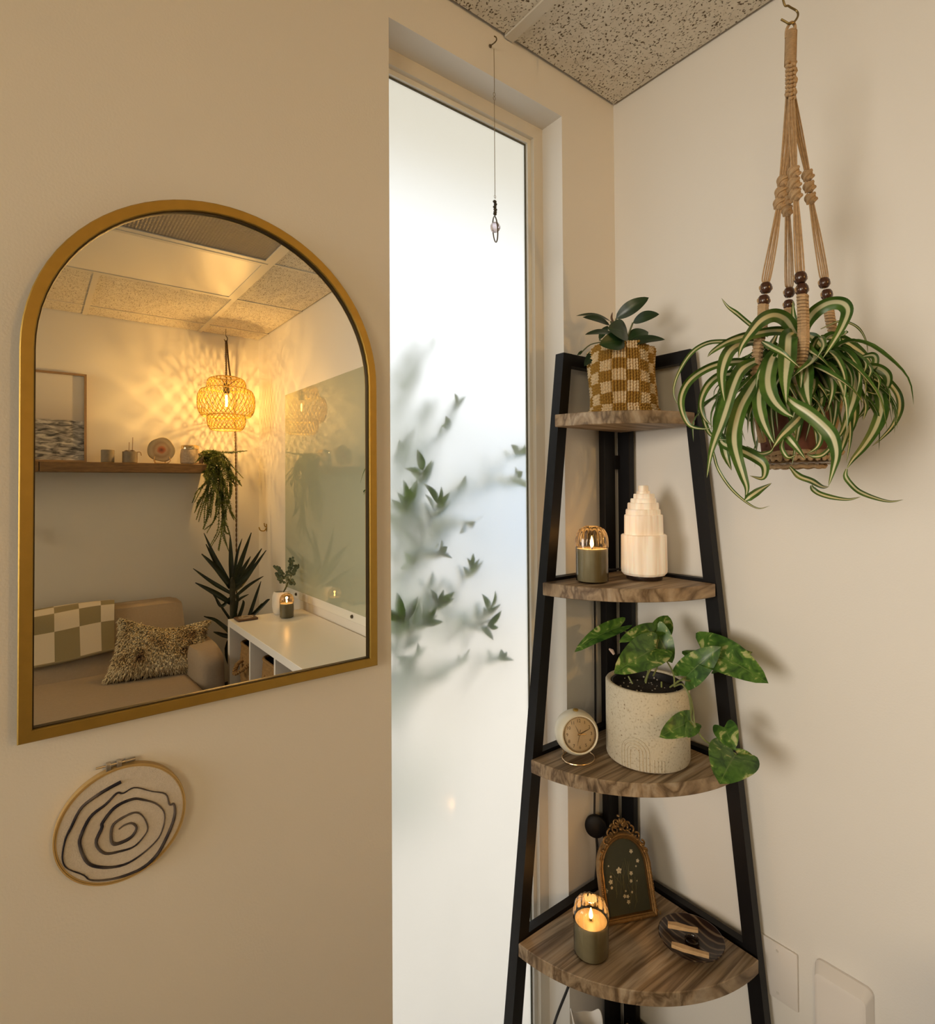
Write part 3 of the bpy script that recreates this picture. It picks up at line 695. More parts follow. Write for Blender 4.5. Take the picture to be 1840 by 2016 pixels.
for (bx, tx, wd, d0, d1, up, dr) in PL:
    p0, p1 = zq(*bx, d0), zq(*tx, d1)
    obj('leaf', leaf_mb(p0, p1, wd/3.68*.00109*1.06, facing(p0, up), 'heart', .20, .10, nu=8, nv=14, wave=.006), POTH, poth)
PST = plain('pothos_stem', (.16, .19, .06), .5, var=.3, scale=60)
stems = [[(885,570,1.22),(905,500,1.22),(960,400,1.23),(965,300,1.22),(985,235,1.25)],[(1095,600,1.19),(1085,500,1.20),(1030,400,1.22),(965,330,1.21),(955,300,1.20)],[(880,560,1.25),(900,440,1.27),(800,250,1.29),(700,168,1.30)],
         [(1060,600,1.2),(1120,560,1.19),(1180,525,1.20)],[(1110,560,1.2),(1160,545,1.18),(1215,545,1.19),(1290,420,1.22),(1300,330,1.22)],
         [(1100,590,1.19),(1150,580,1.165),(1195,650,1.15),(1212,740,1.15),(1215,830,1.155),(1240,870,1.15),(1290,960,1.14),(1350,1010,1.135),(1420,1045,1.13),(1500,1065,1.13),(1540,1085,1.12)],
         [(1160,590,1.17),(1205,660,1.16),(1225,740,1.16),(1240,870,1.15)],[(1000,600,1.2),(1000,560,1.2)],[(760,520,1.25),(790,575,1.24)],[(940,520,1.24),(985,415,1.25)]]
for s in stems: obj('stem', MB().tube(spline([zq(*p) for p in s], 6*len(s)), .0019, 6), PST, poth)
obj('cut_tip', MB().tube([zq(655,360,1.27), zq(640,335,1.27), zq(622,322,1.27)], [.003, .0045, .002], 6), plain('pink_sheath', (.62, .46, .38), .6), poth)

# ================================================================== ORNATE PICTURE FRAME
f0, f1 = np.array([-.231, -.128, T4+.001]), np.array([-.108, -.183, T4+.001])
xd = norm(f1-f0); nd = np.array([xd[1], -xd[0], 0.]); nd = nd if nd@(CAM-f0) > 0 else -nd
ln = math.radians(17); upd = np.array([0, 0, math.cos(ln)])-nd*math.sin(ln); nn = norm(np.cross(xd, upd)); nn = nn if nn@nd > 0 else -nn
fo = (f0+f1)/2; FWd = .0665; FH = .104
def fp(x, y, z=0): return fo+xd*x+upd*y+nn*z
frame = thing('ornate_picture_frame', fo, 'small arched gold picture frame with carved crest holding dark pressed flowers', 'picture frame')
def arch2(r, y0, z, n=28, ys=FH):
    return [fp(-r, y0, z)]+[fp(-r, y0+(ys-y0)*k/8, z) for k in range(1, 8)]+[fp(-r*math.cos(PI*i/n), ys+r*1.12*math.sin(PI*i/n), z) for i in range(n+1)]+[fp(r, y0+(ys-y0)*(8-k)/8, z) for k in range(1, 9)]
OGOLD = plain('antique_gold', (.20, .115, .04), .42, .7, var=.45, scale=150, bump=.5, bscale=400)
prof = [(FWd, 0, -.008), (FWd, 0, .004), (FWd-.002, .002, .0075), (FWd-.005, .005, .0085), (FWd-.0085, .0085, .006), (FWd-.0105, .0105, .0075), (FWd-.0125, .0125, .006), (FWd-.0135, .0135, .001), (FWd-.0135, .0135, -.008)]
obj('moulding', loops([arch2(r, y0, z) for r, y0, z in prof]), OGOLD, frame, angle=30)
b = MB()
edge = arch2(FWd-.004, .004, .0085, 60)
dense = spline(edge+[edge[0]], 260)
for i, p in enumerate(dense):
    b.ball(p+nn*.0003, (.0024, .0022, .0016) if i % 2 else (.0017, .0017, .0018), 6, 4, np.array([xd, upd, nn]).T)
obj('carved_beading', b, OGOLD, frame, kind='stuff')
b = MB()
def scroll(x, y, r, turn, sgn, z=.008, r0=.0024):
    pts = []
    for k in range(18):
        a = turn+sgn*k*.42; q = r*(1-k/19); pts.append(fp(x+q*math.cos(a), y+q*math.sin(a), z+.001*math.sin(k)))
    b.tube(pts, [r0*(1-.03*k) for k in range(18)], 6)
top = FH+FWd*1.12
for sx in (-1, 1):
    scroll(sx*.012, top+.008, .010, PI/2, -sx); scroll(sx*.026, top+.001, .010, PI/2, -sx); scroll(sx*.039, top-.013, .009, PI/2+.4*sx, -sx); scroll(sx*.050, top-.030, .008, PI/2, -sx); scroll(sx*.056, top-.046, .006, PI/2, -sx)
    scroll(sx*.008, top+.022, .008, -PI/2, sx); scroll(sx*.018, top+.014, .007, 0 if sx > 0 else PI, sx)
    for q in range(5): b.ball(fp(sx*(.006+.011*q), top+.014-.011*q, .010), (.0035, .0045, .003), 8, 5)
obj('crest_scrolls', b, OGOLD, frame)
b = MB()
for k in range(7):
    a = PI/2+(k-3)*.42; b.ball(fp(.013*math.cos(a)*.8, top+.010+.014*math.sin(a), .011), (.0032, .0032, .0062), 8, 5, axes(xd*math.cos(a)+upd*math.sin(a), nn))
b.ball(fp(0, top+.008, .012), (.005, .005, .004), 10, 6); b.ball(fp(0, top+.034, .006), (.003, .006, .003), 8, 5, np.array([xd, nn, upd]).T)
obj('crest_shell', b, OGOLD, frame)
inner = arch2(FWd-.0125, .0125, -.002)
obj('dark_backing', MB().add(inner, [tuple(range(len(inner)))]), plain('dark_green_card', (.022, .026, .014), .55, var=.2, scale=30), frame, smooth=False)
PETAL = plain('pressed_petal', (.42, .38, .27), .8, var=.2, scale=300)
def fz(x, y): # pixel in the frame zoom -> local frame coordinates
    p = onp(1080+x/4.848, 1600+y/4.848, 1, -.15); d = p-CAM; tt = ((fo-CAM)@nn-.001)/(d@nn); q = CAM+d*tt-fo; return q@xd, q@upd
for (x, y, s) in [(670,552,.0062),(785,368,.0042),(848,458,.0038),(786,578,.0040),(592,662,.0046),(548,748,.0044),(602,718,.003),(786,652,.0034),(725,798,.0036),(755,800,.0034),(762,852,.0040),(592,612,.0025),(795,758,.0025),(735,748,.002),(570,510,.0018),(832,510,.002),(842,650,.0015)]:
    px_, py_ = fz(x, y); b = MB(); n = 5; ph = rng.uniform(0, 6)
    for k in range(n):
        a = ph+2*PI*k/n; b.ball(fp(px_+s*.62*math.cos(a), py_+s*.62*math.sin(a), -.0012), (s*.55, s*.42, .0005), 8, 4, np.array([xd*math.cos(a)+upd*math.sin(a), -xd*math.sin(a)+upd*math.cos(a), nn]).T)
    obj('pressed_flower', b, PETAL, frame)
b = MB()
for k in range(16):
    x0, y0 = rng.uniform(-.03, .03), rng.uniform(.02, .08); pts = [fp(x0, y0, -.0014), fp(x0+rng.uniform(-.008, .008), y0+.02, -.0014), fp(x0+rng.uniform(-.016, .016), y0+.045, -.0014)]
    b.tube(spline(pts, 8), .0004, 4)
obj('pressed_stems', b, plain('dry_stem', (.10, .10, .05), .8), frame)
obj('easel_back', MB().add([fp(-.02, .02, -.009), fp(.02, .02, -.009), fp(.012, .14, -.009), fp(-.012, .14, -.009), fo+xd*-.02-nd*.055+np.array([0,0,.0]), fo+xd*.02-nd*.055], [(0, 1, 2, 3), (4, 5, 2, 3), (3, 2, 5, 4)]), BLACK, frame, smooth=False)

# ================================================================== STRIPED DISH AND WOOD STICKS
dc = np.array([-.125, -.276, T4+.001])
dish = thing('striped_dish', dc, 'shallow round dark dish with brown zebra stripes on the lower shelf board', 'dish')
M, N, L, P = nmat('zebra_glaze'); P.inputs['Roughness'].default_value = .3
tc = N.new('ShaderNodeTexCoord'); wv = N.new('ShaderNodeTexWave'); wv.inputs['Scale'].default_value = 20; wv.inputs['Distortion'].default_value = 6; wv.inputs['Detail'].default_value = 1.5; wv.inputs['Detail Scale'].default_value = .7
L.new(tc.outputs['Object'], wv.inputs['Vector']); r = ramp(N, [(.60, (.016, .007, .005)), (.80, (.05, .03, .018)), (.95, (.14, .10, .065))]); L.new(wv.outputs['Color'], r.inputs['Fac']); L.new(r.outputs['Color'], P.inputs['Base Color'])
obj('bowl', MB().lathe([(0, 0), (.036, 0), (.040, .001), (.056, .009), (.066, .017), (.067, .019), (.0655, .0195), (.054, .0125), (.036, .006), (0, .005)], 64, dc), M, dish)
obj('ring_holder', MB().lathe([(.011, 0), (.0145, .001), (.015, .008), (.0135, .0095), (.012, .008), (.011, .001)], 32, dc+np.array([.0, -.002, .006])), plain('dark_glass_ring', (.02, .014, .012), .15), dish)
PALO = plain('pale_split_wood', (.56, .38, .20), .8, var=.25, scale=90, bump=.4, bscale=300)
def stick(a, c, label, w=.0065):
    a = np.array(a, float); c = np.array(c, float); z = norm(c-a); A = axes(z, (0, 0, 1)); n_ = np.linalg.norm(c-a)
    b = MB(); V = []
    for k, t in enumerate((0, .3, .7, 1)):
        s = (1, 1.08, .95, .8)[k]*w; j = rng.uniform(-.0012, .0012, 8)
        for q, (ux, uy) in enumerate(((-.7, -.9), (.6, -.9), (.75, .85), (-.65, .9))): V.append(a+z*n_*t+A@np.array([ux*s*.8+j[q], uy*s+j[q+4], 0]))
    Fc = [(3, 2, 1, 0), (12, 13, 14, 15)]+[(k*4+q, k*4+(q+1) % 4, k*4+4+(q+1) % 4, k*4+4+q) for k in range(3) for q in range(4)]
    return tag(obj('wood_stick', b.add(V, Fc), PALO, smooth=False, loc=a), label, 'wood stick', 'pale wood sticks in the dish')
def dpx(x, y, z): return onp(1270+x/10.82, 1780+y/10.82, 2, z)
stick(dpx(478, 425, T4+.0225), dpx(1120, 560, T4+.0225), 'short pale wood stick resting across the far side of the striped dish')
stick(dpx(560, 860, T4+.0205), dpx(1355, 1100, T4+.0215), 'longer pale wood stick lying along the near rim of the striped dish')

# ================================================================== WHITE VASE UNDER THE LOWEST BOARD IN VIEW
vc = np.array([-.272, -.112, T5+.001])
b = MB()
def rim(a, z):
    k = max(0, (z-.14)/.075); return 1+k*k*(.10*math.cos(3*a+.9))
V = []; pr = [(0, 0), (.036, 0), (.040, .006), (.046, .045), (.046, .080), (.040, .115), (.033, .138), (.030, .152), (.031, .166), (.034, .176)]
pr += [(.0325, .1765), (.0295, .166), (.028, .152), (.028, .140)]
A_ = np.eye(3); nl = 48
for j, (r_, z) in enumerate(pr):
    for i in range(nl):
        a = 2*PI*i/nl; q = r_*rim(a, z); kk = max(0, (z-.13)/.046)**2; zz = z+kk*(.032*max(0, math.cos(a-2.45))**6+.020*max(0, math.cos(a+.25))**8); q *= 1+kk*.10*max(0, math.cos(a-2.45))**4
        V.append(vc+np.array([q*math.cos(a), q*math.sin(a), zz]))
Fc = [(j*nl+i, j*nl+(i+1) % nl, (j+1)*nl+(i+1) % nl, (j+1)*nl+i) for j in range(len(pr)-1) for i in range(nl)]
b.add(V, Fc)
tag(obj('ceramic_vase', b, plain('white_glaze', (.75, .72, .68), .25), loc=vc), 'white ceramic vase with a pointed flared lip peeking out below the lowest board', 'vase')

# ================================================================== CRYSTAL SUN CATCHER
h = np.array([-.431, 0, 2.431]); sy = -.014
h = onp(969, 93, 1, 0.0)
sun = thing('sun_catcher', h, 'crystal sun catcher on a thin chain hanging before the frosted window', 'ornament')
HX = onp(972, 96, 1, sy)[0]
hz = h[2]
pts = [np.array([HX, .001, hz-.002]), np.array([HX, -.006, hz-.002]), np.array([HX+.002, sy, hz-.001]), np.array([HX+.005, sy-.003, hz+.004]), np.array([HX+.004, sy-.003, hz+.010]), np.array([HX-.001, sy-.002, hz+.011])]
obj('cup_hook', MB().tube(spline(pts, 24), .0014, 7).ball((HX, -.002, hz-.002), (.004, .002, .004), 10, 6), BRONZE, sun)
WIRE = plain('steel_wire', (.30, .24, .15), .4, .7)
def sx(y): return np.array([HX, sy, onp(973, y, 1, sy)[2]])
zt_, zb_ = sx(97)[2], sx(383)[2]
obj('wire', MB().tube([(HX, sy, zt_), (HX+.0006, sy, sx(170)[2]), (HX, sy, sx(183)[2])], .0008, 5), WIRE, sun)
for k, y in enumerate((186, 194)):
    c_ = sx(y); obj('link', MB().tube([c_+np.array([.0028*math.cos(a), 0, .0042*math.sin(a)]) for a in np.linspace(0, 2*PI, 14)[:-1]], .0006, 5, closed=True), WIRE, sun)
obj('chain', MB().tube([(HX, sy, sx(199)[2]), (HX, sy, zb_)], .0008, 5), WIRE, sun)
c_ = sx(387); obj('link', MB().tube([c_+np.array([.0022*math.cos(a), 0, .0036*math.sin(a)]) for a in np.linspace(0, 2*PI, 14)[:-1]], .0006, 5, closed=True), WIRE, sun)
CHIP = plain('dark_stone_chip', (.035, .030, .020), .3)
for k, y in enumerate((397, 402, 407, 412, 417, 421)):
    c_ = sx(y)+np.array([rng.uniform(-.0012, .0012), rng.uniform(-.001, .001), 0]); obj('stone_chip', MB().ball(c_, (.0040+.0014*rng.random(), .0038, .0036), 7, 5), CHIP, sun)
c_ = sx(451); tilt = rotz(math.radians(62))
ringp = []
for a in np.linspace(0, 2*PI, 41)[:-1]:
    q = tilt@np.array([.019*math.cos(a), 0, 0]); ringp.append(c_+q*1.1+np.array([.004*math.sin(-a), 0, .0262*math.sin(a)]))
obj('wire_ring', MB().tube(ringp, .0015, 6, closed=True), BRONZE, sun)
b = MB().ball(sx(447), .0115, 9, 7)
M, N, L, P = nmat('iridescent_crystal'); P.inputs['Transmission Weight'].default_value = .85; P.inputs['Roughness'].default_value = .02; P.inputs['IOR'].default_value = 1.5
P.inputs['Base Color'].default_value = (.97, .90, .97, 1); P.inputs['Thin Film Thickness'].default_value = 420; P.inputs['Thin Film IOR'].default_value = 1.6
obj('crystal_ball', b, M, sun, smooth=False, label='faceted clear crystal with a violet glint')

# ================================================================== WALL PLATES
b = MB(); b.rbox((-.006, -.440, .357), (-.0005, -.362, .474), .0022, 2)
pl_ = tag(obj('wall_plate', b, plain('ivory_plate', (.74, .70, .66), .35), loc=(0, -.40, .41)), 'flat white rectangular cover plate on the right wall behind the shelf leg', 'wall plate')
for z in (.372, .459): obj('screw', MB().lathe([(0, 0), (.003, 0), (.0025, .0012), (0, .0012)], 12, (-.006, -.401, z), axes((-1, 0, 0))), plain('plate_screw', (.6, .57, .53), .4), pl_)
def rrect(y0, y1, z0, z1, r, x, n=6):
    P_ = []
    for cy, cz, a0 in ((y1-r, z1-r, 0), (y0+r, z1-r, PI/2), (y0+r, z0+r, PI), (y1-r, z0+r, 1.5*PI)):
        for k in range(n+1): a = a0+PI/2*k/n; P_.append((x, cy+r*math.cos(a), cz+r*math.sin(a)))
    return P_
lo_ = [rrect(-.572, -.474, .20, .494, .012, -.0005), rrect(-.572, -.474, .20, .494, .012, -.006), rrect(-.566, -.480, .206, .480, .010, -.026), rrect(-.562, -.484, .210, .474, .008, -.028)]
b = loops(lo_); nq = len(lo_[0]); b.f.append(tuple(range(3*nq, 4*nq)))
b.f = b.f[:3*nq]+[b.f[-1]]
tag(obj('cable_box', b, plain('ivory_plastic', (.74, .70, .66), .22), loc=(0, -.52, .35), angle=25), 'raised white plastic cover box with rounded corners low on the right wall', 'cover box')

# ================================================================== HANGING SPIDER PLANT
HD = .93
hk = thing('ceiling_hook', (-.284, -.544, CEIL), 'thin bent wire hook hanging from the ceiling and carrying the macrame hanger', 'hook')
k_ = at(1525, 0, HD)
pts = [(-.284, -.544, CEIL), (-.284, -.544, 2.33), at(1541, 0, HD), at(1552, 12, HD), at(1568, 22, HD), at(1570, 32, HD-.003), at(1562, 44, HD-.005), at(1552, 46, HD-.005), at(1546, 43, HD-.004), at(1537, 38, HD-.003)]
obj('hook_wire', MB().tube(spline(pts, 60), .0017, 8), plain('dull_brass_wire', (.22, .16, .06), .4, .7), hk)
hangr = thing('macrame_hanger', at(1555, 60, HD), 'knotted jute macrame hanger with brown wooden beads holding the spider plant', 'plant hanger')
ringp = spline([at(1547, 75, HD), at(1548, 58, HD), at(1557, 44, HD-.002), at(1564, 50, HD), at(1564, 66, HD), at(1562, 80, HD)], 20)
obj('loop', MB().tube(ringp, .0024, 6), JUTE, hangr)
def jtube(pts, r, n=60, braid=0., seg=10):
    P_ = spline(pts, n); rr = [r*(1+braid*math.sin(i*1.9)) for i in range(n)]; return MB().tube(P_, rr, seg)
def wrapc(b, P_, R_, turns, r, n=10):
    """cord wound round a core path"""
    P_ = np.array(P_); Q = []
    k = len(P_)
    for i in range(int(turns*n)):
        t = i/(turns*n-1)*(k-1); j = min(int(t), k-2); p = P_[j]+(P_[j+1]-P_[j])*(t-j); a = 2*PI*i/n
        Q.append(p+R_*np.array([math.cos(a), math.sin(a), 0]))
    return b.tube(Q, r, 5)
core = spline([at(1557, 62, HD), at(1556, 95, HD), at(1555, 128, HD)], 12)
b = MB().tube(core, .0075, 12); wrapc(b, core, .0078, 26, .0014); obj('wrapped_top', b, JUTE, hangr)
b = MB(); core = spline([at(1556, 122, HD), at(1558, 150, HD), at(1556, 190, HD)], 14); b.tube(core, [.0075+.002*math.sin(i*1.7) for i in range(14)], 12)
for k in range(9):
    y = 126+k*8; 
    for s in (-1, 1): b.ball(at(1556+s*6, y+3*s, HD-.006), (.0042, .0042, .0034), 8, 5)
    b.ball(at(1556, y+4, HD-.009), (.0036, .0036, .003), 8, 5)
obj('knotted_neck', b, JUTE, hangr)
BEAD = plain('brown_wood_bead', (.055, .022, .012), .22, var=.3, scale=60)
strands = [ # (x, y, depth) down the strand; knots; beads; tail
 dict(p=[(1552,185,.93),(1548,270,.925),(1540,345,.92)], k=[(1541,357),(1537,380),(1534,402)], kd=.92, q=[(1532,412,.92),(1521,480,.915),(1509,545,.905)], b=[(1507,567),(1503,592)], bd=.90, e=[(1502,600,.90),(1500,640,.89),(1490,700,.875),(1488,790,.875),(1500,870,.89)]),
 dict(p=[(1555,185,.935),(1553,270,.955),(1549,360,.975)], k=[(1550,372),(1550,395),(1550,416)], kd=.98, q=[(1550,425,.98),(1552,490,.995),(1553,555,1.005)], b=[(1553,576),(1552,600)], bd=1.01, e=[(1552,608,1.01),(1552,640,1.02),(1556,720,1.03),(1558,800,1.02)]),
 dict(p=[(1557,185,.925),(1560,260,.905),(1563,330,.885)], k=[(1563,340),(1564,362),(1566,384)], kd=.88, q=[(1566,394,.88),(1570,460,.865),(1574,530,.85)], b=[(1575,547),(1578,570)], bd=.845, e=[(1579,580,.845),(1581,640,.835),(1580,690,.83),(1570,760,.845),(1562,860,.875)]),
 dict(p=[(1560,185,.935),(1572,260,.945),(1588,335,.955)], k=[(1590,346),(1593,368),(1596,391)], kd=.955, q=[(1597,400,.955),(1609,470,.96),(1621,540,.965)], b=[(1622,557),(1627,580)], bd=.965, e=[(1629,588,.965),(1634,630,.97),(1650,700,.975),(1652,790,.97),(1630,880,.95)])]
for s in strands:
    st = obj('strand', MB().tube(spline([at(*p) for p in s['p']], 16), .0012, 6), JUTE, hangr)
    b = MB()
    for o_ in (-2, -1, 0, 1, 2):
        b.tube(spline([at(x+o_*(2.0, 3.3, 2.4)[i]+rng.uniform(-.6, .6), y, d+.0012*(o_ % 2)) for i, (x, y, d) in enumerate(s['p'])], 20), .00125, 5)
    obj('cord', b, JUTE, st)
    kp = [at(x, y, s['kd']) for x, y in s['k']]
    for q, c_ in enumerate(kp):
        d_ = norm(kp[min(2, q+1)]-kp[max(0, q-1)]); A = axes(d_, RM[0]); b = MB()
        b.lathe([(.0018, -.0095), (.0050, -.0080), (.0074, -.0030), (.0076, .0030), (.0050, .0080), (.0018, .0095)], 14, c_, A)
        for ph in (0, 2.1, 4.2):
            b.tube([c_+A@np.array([(.0052+.0030*math.cos(t_*PI/2))*math.cos(ph+t_*1.5), (.0052+.0030*math.cos(t_*PI/2))*math.sin(ph+t_*1.5), .0078*t_]) for t_ in np.linspace(-1, 1, 13)], .0024, 6)
        obj('knot', b, JUTE, st)
    b = MB()
    qq = s['q']+[(s['b'][0][0], s['b'][0][1]-9, s['bd'])]
    for o_ in (-2, -1, 0, 1, 2):
        b.tube(spline([at(x+o_*(2.0, 3.6, 4.0, 2.2)[i]+rng.uniform(-.5, .5), y, d+.0012*(o_ % 2)) for i, (x, y, d) in enumerate(qq)], 26), .00125, 5)
    obj('cord', b, JUTE, st)
    for (x, y) in s['b']:
        c_ = at(x, y, s['bd']); obj('bead', MB().lathe([(.003, -.0088), (.0062, -.0080), (.0085, -.0042), (.0091, 0), (.0085, .0042), (.0062, .0080), (.003, .0088)], 20, c_), BEAD, hangr)
        b = MB()
        for sx_ in (-1, 1): b.tube(spline([c_+np.array([0, 0, .009]), c_+RM[0]*sx_*.0100+np.array([0, 0, 0]), c_-np.array([0, 0, .009])], 8), .0014, 5)
        obj('side_cord', b, JUTE, st)
    e = spline([at(*p) for p in s['e']], 40); b = MB().tube(e, .0058, 8); wrapc(b, e[:28], .0060, 26, .0030, 8)
    obj('braid', b, JUTE, hangr)
# pot with saucer, cradled in a jute net
pb = at(1566, 914, HD)
sp_ = thing('potted_spider_plant', pb, 'spider plant with arching green and cream striped leaves in a hanging terracotta pot', 'potted plant')
TERRA = plain('terracotta', (.13, .040, .020), .75, var=.25, scale=18, bump=.2, bscale=200)
obj('pot', MB().lathe([(0, .003), (.046, .003), (.049, .006), (.058, .112), (.062, .112), (.064, .116), (.065, .136), (.063, .138), (.058, .138), (.056, .115), (.0, .115)], 48, pb), TERRA, sp_)
obj('soil', MB().lathe([(.0575, .122), (.03, .128), (0, .130)], 24, pb), SOIL, sp_)
obj('saucer', MB().lathe([(0, 0), (.054, 0), (.057, .002), (.060, .020), (.0585, .020), (.0555, .0035), (0, .0025)], 48, pb), thin_glass('clear_plastic', (.80, .72, .62), 1.45, .08), sp_)
b = MB()
for k in range(4):
    z = -.004+.007*k; r_ = .040+.0078*k
    b.tube([pb+np.array([(r_+.0012*math.sin(9*a))*math.cos(a), (r_+.0012*math.sin(9*a))*math.sin(a), z+.001*math.sin(14*a)]) for a in np.linspace(0, 2*PI, 61)[:-1]], .0036, 6, closed=True)
for k in range(34):
    a = 2*PI*k/34; b.ball(pb+np.array([.057*math.cos(a), .057*math.sin(a), .010]), (.0050, .0050, .0075), 6, 4)
obj('jute_cradle', b, JUTE, hangr)
SPI = leafmat('striped_spider_leaf', (.030, .085, .012), (.085, .17, .028), .34, (.12, .19, (.62, .60, .38)), 30, .12)
crown = pb+np.array([0, 0, .142])
def zs(x, y, d): return at(1280+x/3.2857, 520+y/3.2857, d)
SL = [
 ([(1000,470),(1010,390),(1060,310),(1150,255),(1235,252),(1275,300),(1245,395),(1180,510),(1112,612)],82,.90,.80,0),
 ([(960,480),(920,420),(870,355),(800,330),(720,362),(650,440),(590,530),(568,612)],78,.88,.80,0),
 ([(950,470),(890,438),(800,430),(680,450),(560,480),(480,512),(400,565),(368,602)],58,.90,.84,0),
 ([(800,600),(700,530),(580,505),(470,500),(370,510),(280,560),(210,650),(160,760),(152,850),(190,930)],27,.92,.86,.1),
 ([(800,650),(690,636),(570,630),(430,650),(320,700),(240,770),(200,860),(205,950),(250,1040),(330,1065),(405,1060)],48,.92,.83,.1),
 ([(760,660),(620,690),(520,710),(430,730),(360,800),(325,900),(345,990),(405,1055)],52,.93,.87,.1),
 ([(700,500),(600,510),(535,540),(490,600),(462,700),(465,800),(480,890)],72,.90,.82,0),
 ([(760,600),(650,640),(580,690),(530,800),(490,930),(450,1050),(420,1130),(390,1230),(364,1385)],76,.88,.78,0),
 ([(760,660),(690,740),(640,820),(585,920),(548,1050),(542,1150),(562,1250),(600,1370),(624,1450),(612,1525)],80,.87,.77,0),
 ([(612,1528),(650,1500),(710,1460),(785,1416)],40,.77,.79,0),
 ([(440,1100),(470,1160),(550,1190),(640,1230),(720,1280),(742,1330),(722,1385),(640,1368)],60,.86,.80,0),
 ([(930,440),(895,470),(886,600),(872,750),(878,905)],96,.87,.79,0),
 ([(950,450),(985,560),(1000,700),(1012,830),(1034,930)],96,.88,.79,0),
 ([(900,520),(800,590),(762,700),(762,800),(802,890),(870,958),(930,992)],88,.87,.77,0),
 ([(880,860),(930,905),(1010,955),(1090,1018),(1160,1090),(1192,1160),(1202,1240),(1182,1330),(1150,1440)],78,.80,.75,0),
 ([(760,700),(712,800),(702,900),(722,1000),(760,1090),(802,1165)],70,.86,.79,0),
 ([(990,960),(950,1010),(900,1060),(840,1120),(788,1195)],58,.82,.78,0),
 ([(850,1080),(880,1110),(940,1180),(1005,1265)],46,.81,.78,0),
 ([(980,620),(1070,612),(1180,605),(1270,652),(1318,740),(1320,850),(1282,970),(1240,1080),(1185,1160)],72,.90,.80,0),
 ([(1100,470),(1220,482),(1300,525),(1380,582),(1432,645)],64,.95,.96,.1),
 ([(1100,420),(1220,370),(1300,385),(1360,430),(1398,510),(1406,590)],16,.95,.96,0),
 ([(1200,700),(1310,702),(1380,672),(1470,672),(1532,720),(1530,790),(1470,838),(1390,822)],58,.93,.88,.1),
 ([(1380,700),(1470,720),(1540,762),(1602,845),(1612,940),(1570,1040),(1500,1120),(1430,1180)],44,.97,.94,0),
 ([(1380,760),(1460,800),(1492,880),(1488,965),(1450,1070),(1380,1180),(1310,1262),(1268,1325)],64,.90,.84,0),
 ([(1268,1325),(1262,1370),(1290,1415),(1350,1470),(1450,1512),(1550,1535),(1638,1524)],30,.84,.86,0),
 ([(900,1310),(960,1370),(1040,1402),(1110,1440),(1155,1440)],36,.86,.88,0),
 ([(1040,1430),(1052,1455),(1095,1485),(1180,1510),(1280,1522),(1362,1505)],32,.90,.90,0),
 ([(395,1150),(410,1230),(440,1330),(520,1450),(620,1540),(700,1580),(775,1563)],17,.86,.82,0),
 ([(430,1060),(470,1160),(492,1250),(525,1335)],52,.88,.86,0),
 ([(760,470),(650,395),(560,320),(500,275),(458,218)],28,.93,.92,.1),
 ([(945,470),(935,400),(924,320),(922,235)],34,.90,.90,0),
 ([(720,500),(780,535),(860,580),(970,672)],36,.83,.78,0),
 ([(1360,600),(1440,590),(1455,640),(1410,740),(1385,810)],42,.93,.90,0),
 ([(1380,740),(1440,850),(1400,930),(1335,1005)],48,.92,.88,0),
 ([(1400,700),(1500,800),(1522,920),(1492,1050),(1415,1155)],42,.96,.93,0),
 ([(1330,880),(1300,1000),(1262,1120),(1222,1245)],56,.90,.84,0),
 ([(420,720),(340,830),(330,930),(372,1080),(440,1130),(505,1136)],30,.95,.84,.1),
 ([(520,700),(480,860),(440,980),(425,1080),(440,1180)],54,.91,.86,0),
 ([(640,900),(570,1020),(575,1150),(590,1265)],48,.86,.82,0),
 ([(1000,450),(1060,480),(1130,560),(1160,640),(1165,760)],60,.92,.86,0),
 ([(1080,760),(1110,860),(1080,960),(1040,1010)],40,.86,.82,0),
 ([(1060,1050),(1100,1110),(1080,1180),(1010,1230)],30,.82,.80,0),
 ([(860,1130),(850,1190),(890,1250),(950,1230)],24,.82,.80,0),
 ([(1190,1160),(1120,1230),(1060,1245),(1010,1230)],26,.80,.80,0),
 ([(820,450),(760,560),(700,620),(640,700)],44,.94,.90,0),
 ([(640,1020),(600,900),(640,800),(700,740)],46,.92,.92,0),
 ([(1230,900),(1170,830),(1100,800),(1040,790)],20,.84,.86,0),
 ([(980,980),(1120,860),(1220,830),(1280,880)],16,.84,.86,0),
 ([(620,1180),(700,1225),(770,1215),(800,1180)],26,.86,.84,0),
]
for (pp, wd, d0, d1, up) in SL:
    k = len(pp); P_ = [zs(x, y, d0+(d1-d0)*(i/(k-1))+.012*math.sin(PI*i/(k-1))*-1) for i, (x, y) in enumerate(pp)]
    for q in P_:
        if q[0] > -.008: q[0] = -.008
    tw = rng.uniform(-.5, .5)
    def nf(t, T, P_=P_, tw=tw, up=up):
        v = CAM-P_[len(P_)//2]; v = v/np.linalg.norm(v)+np.array([0, 0, up]); return v+np.cross(T, v)*tw*math.sin(3*t)
    obj('leaf', MB().ribbon(P_, wd/3.2857*.00083, nf, cup=.22, nseg=max(14, 5*k)), SPI, sp_, angle=80)
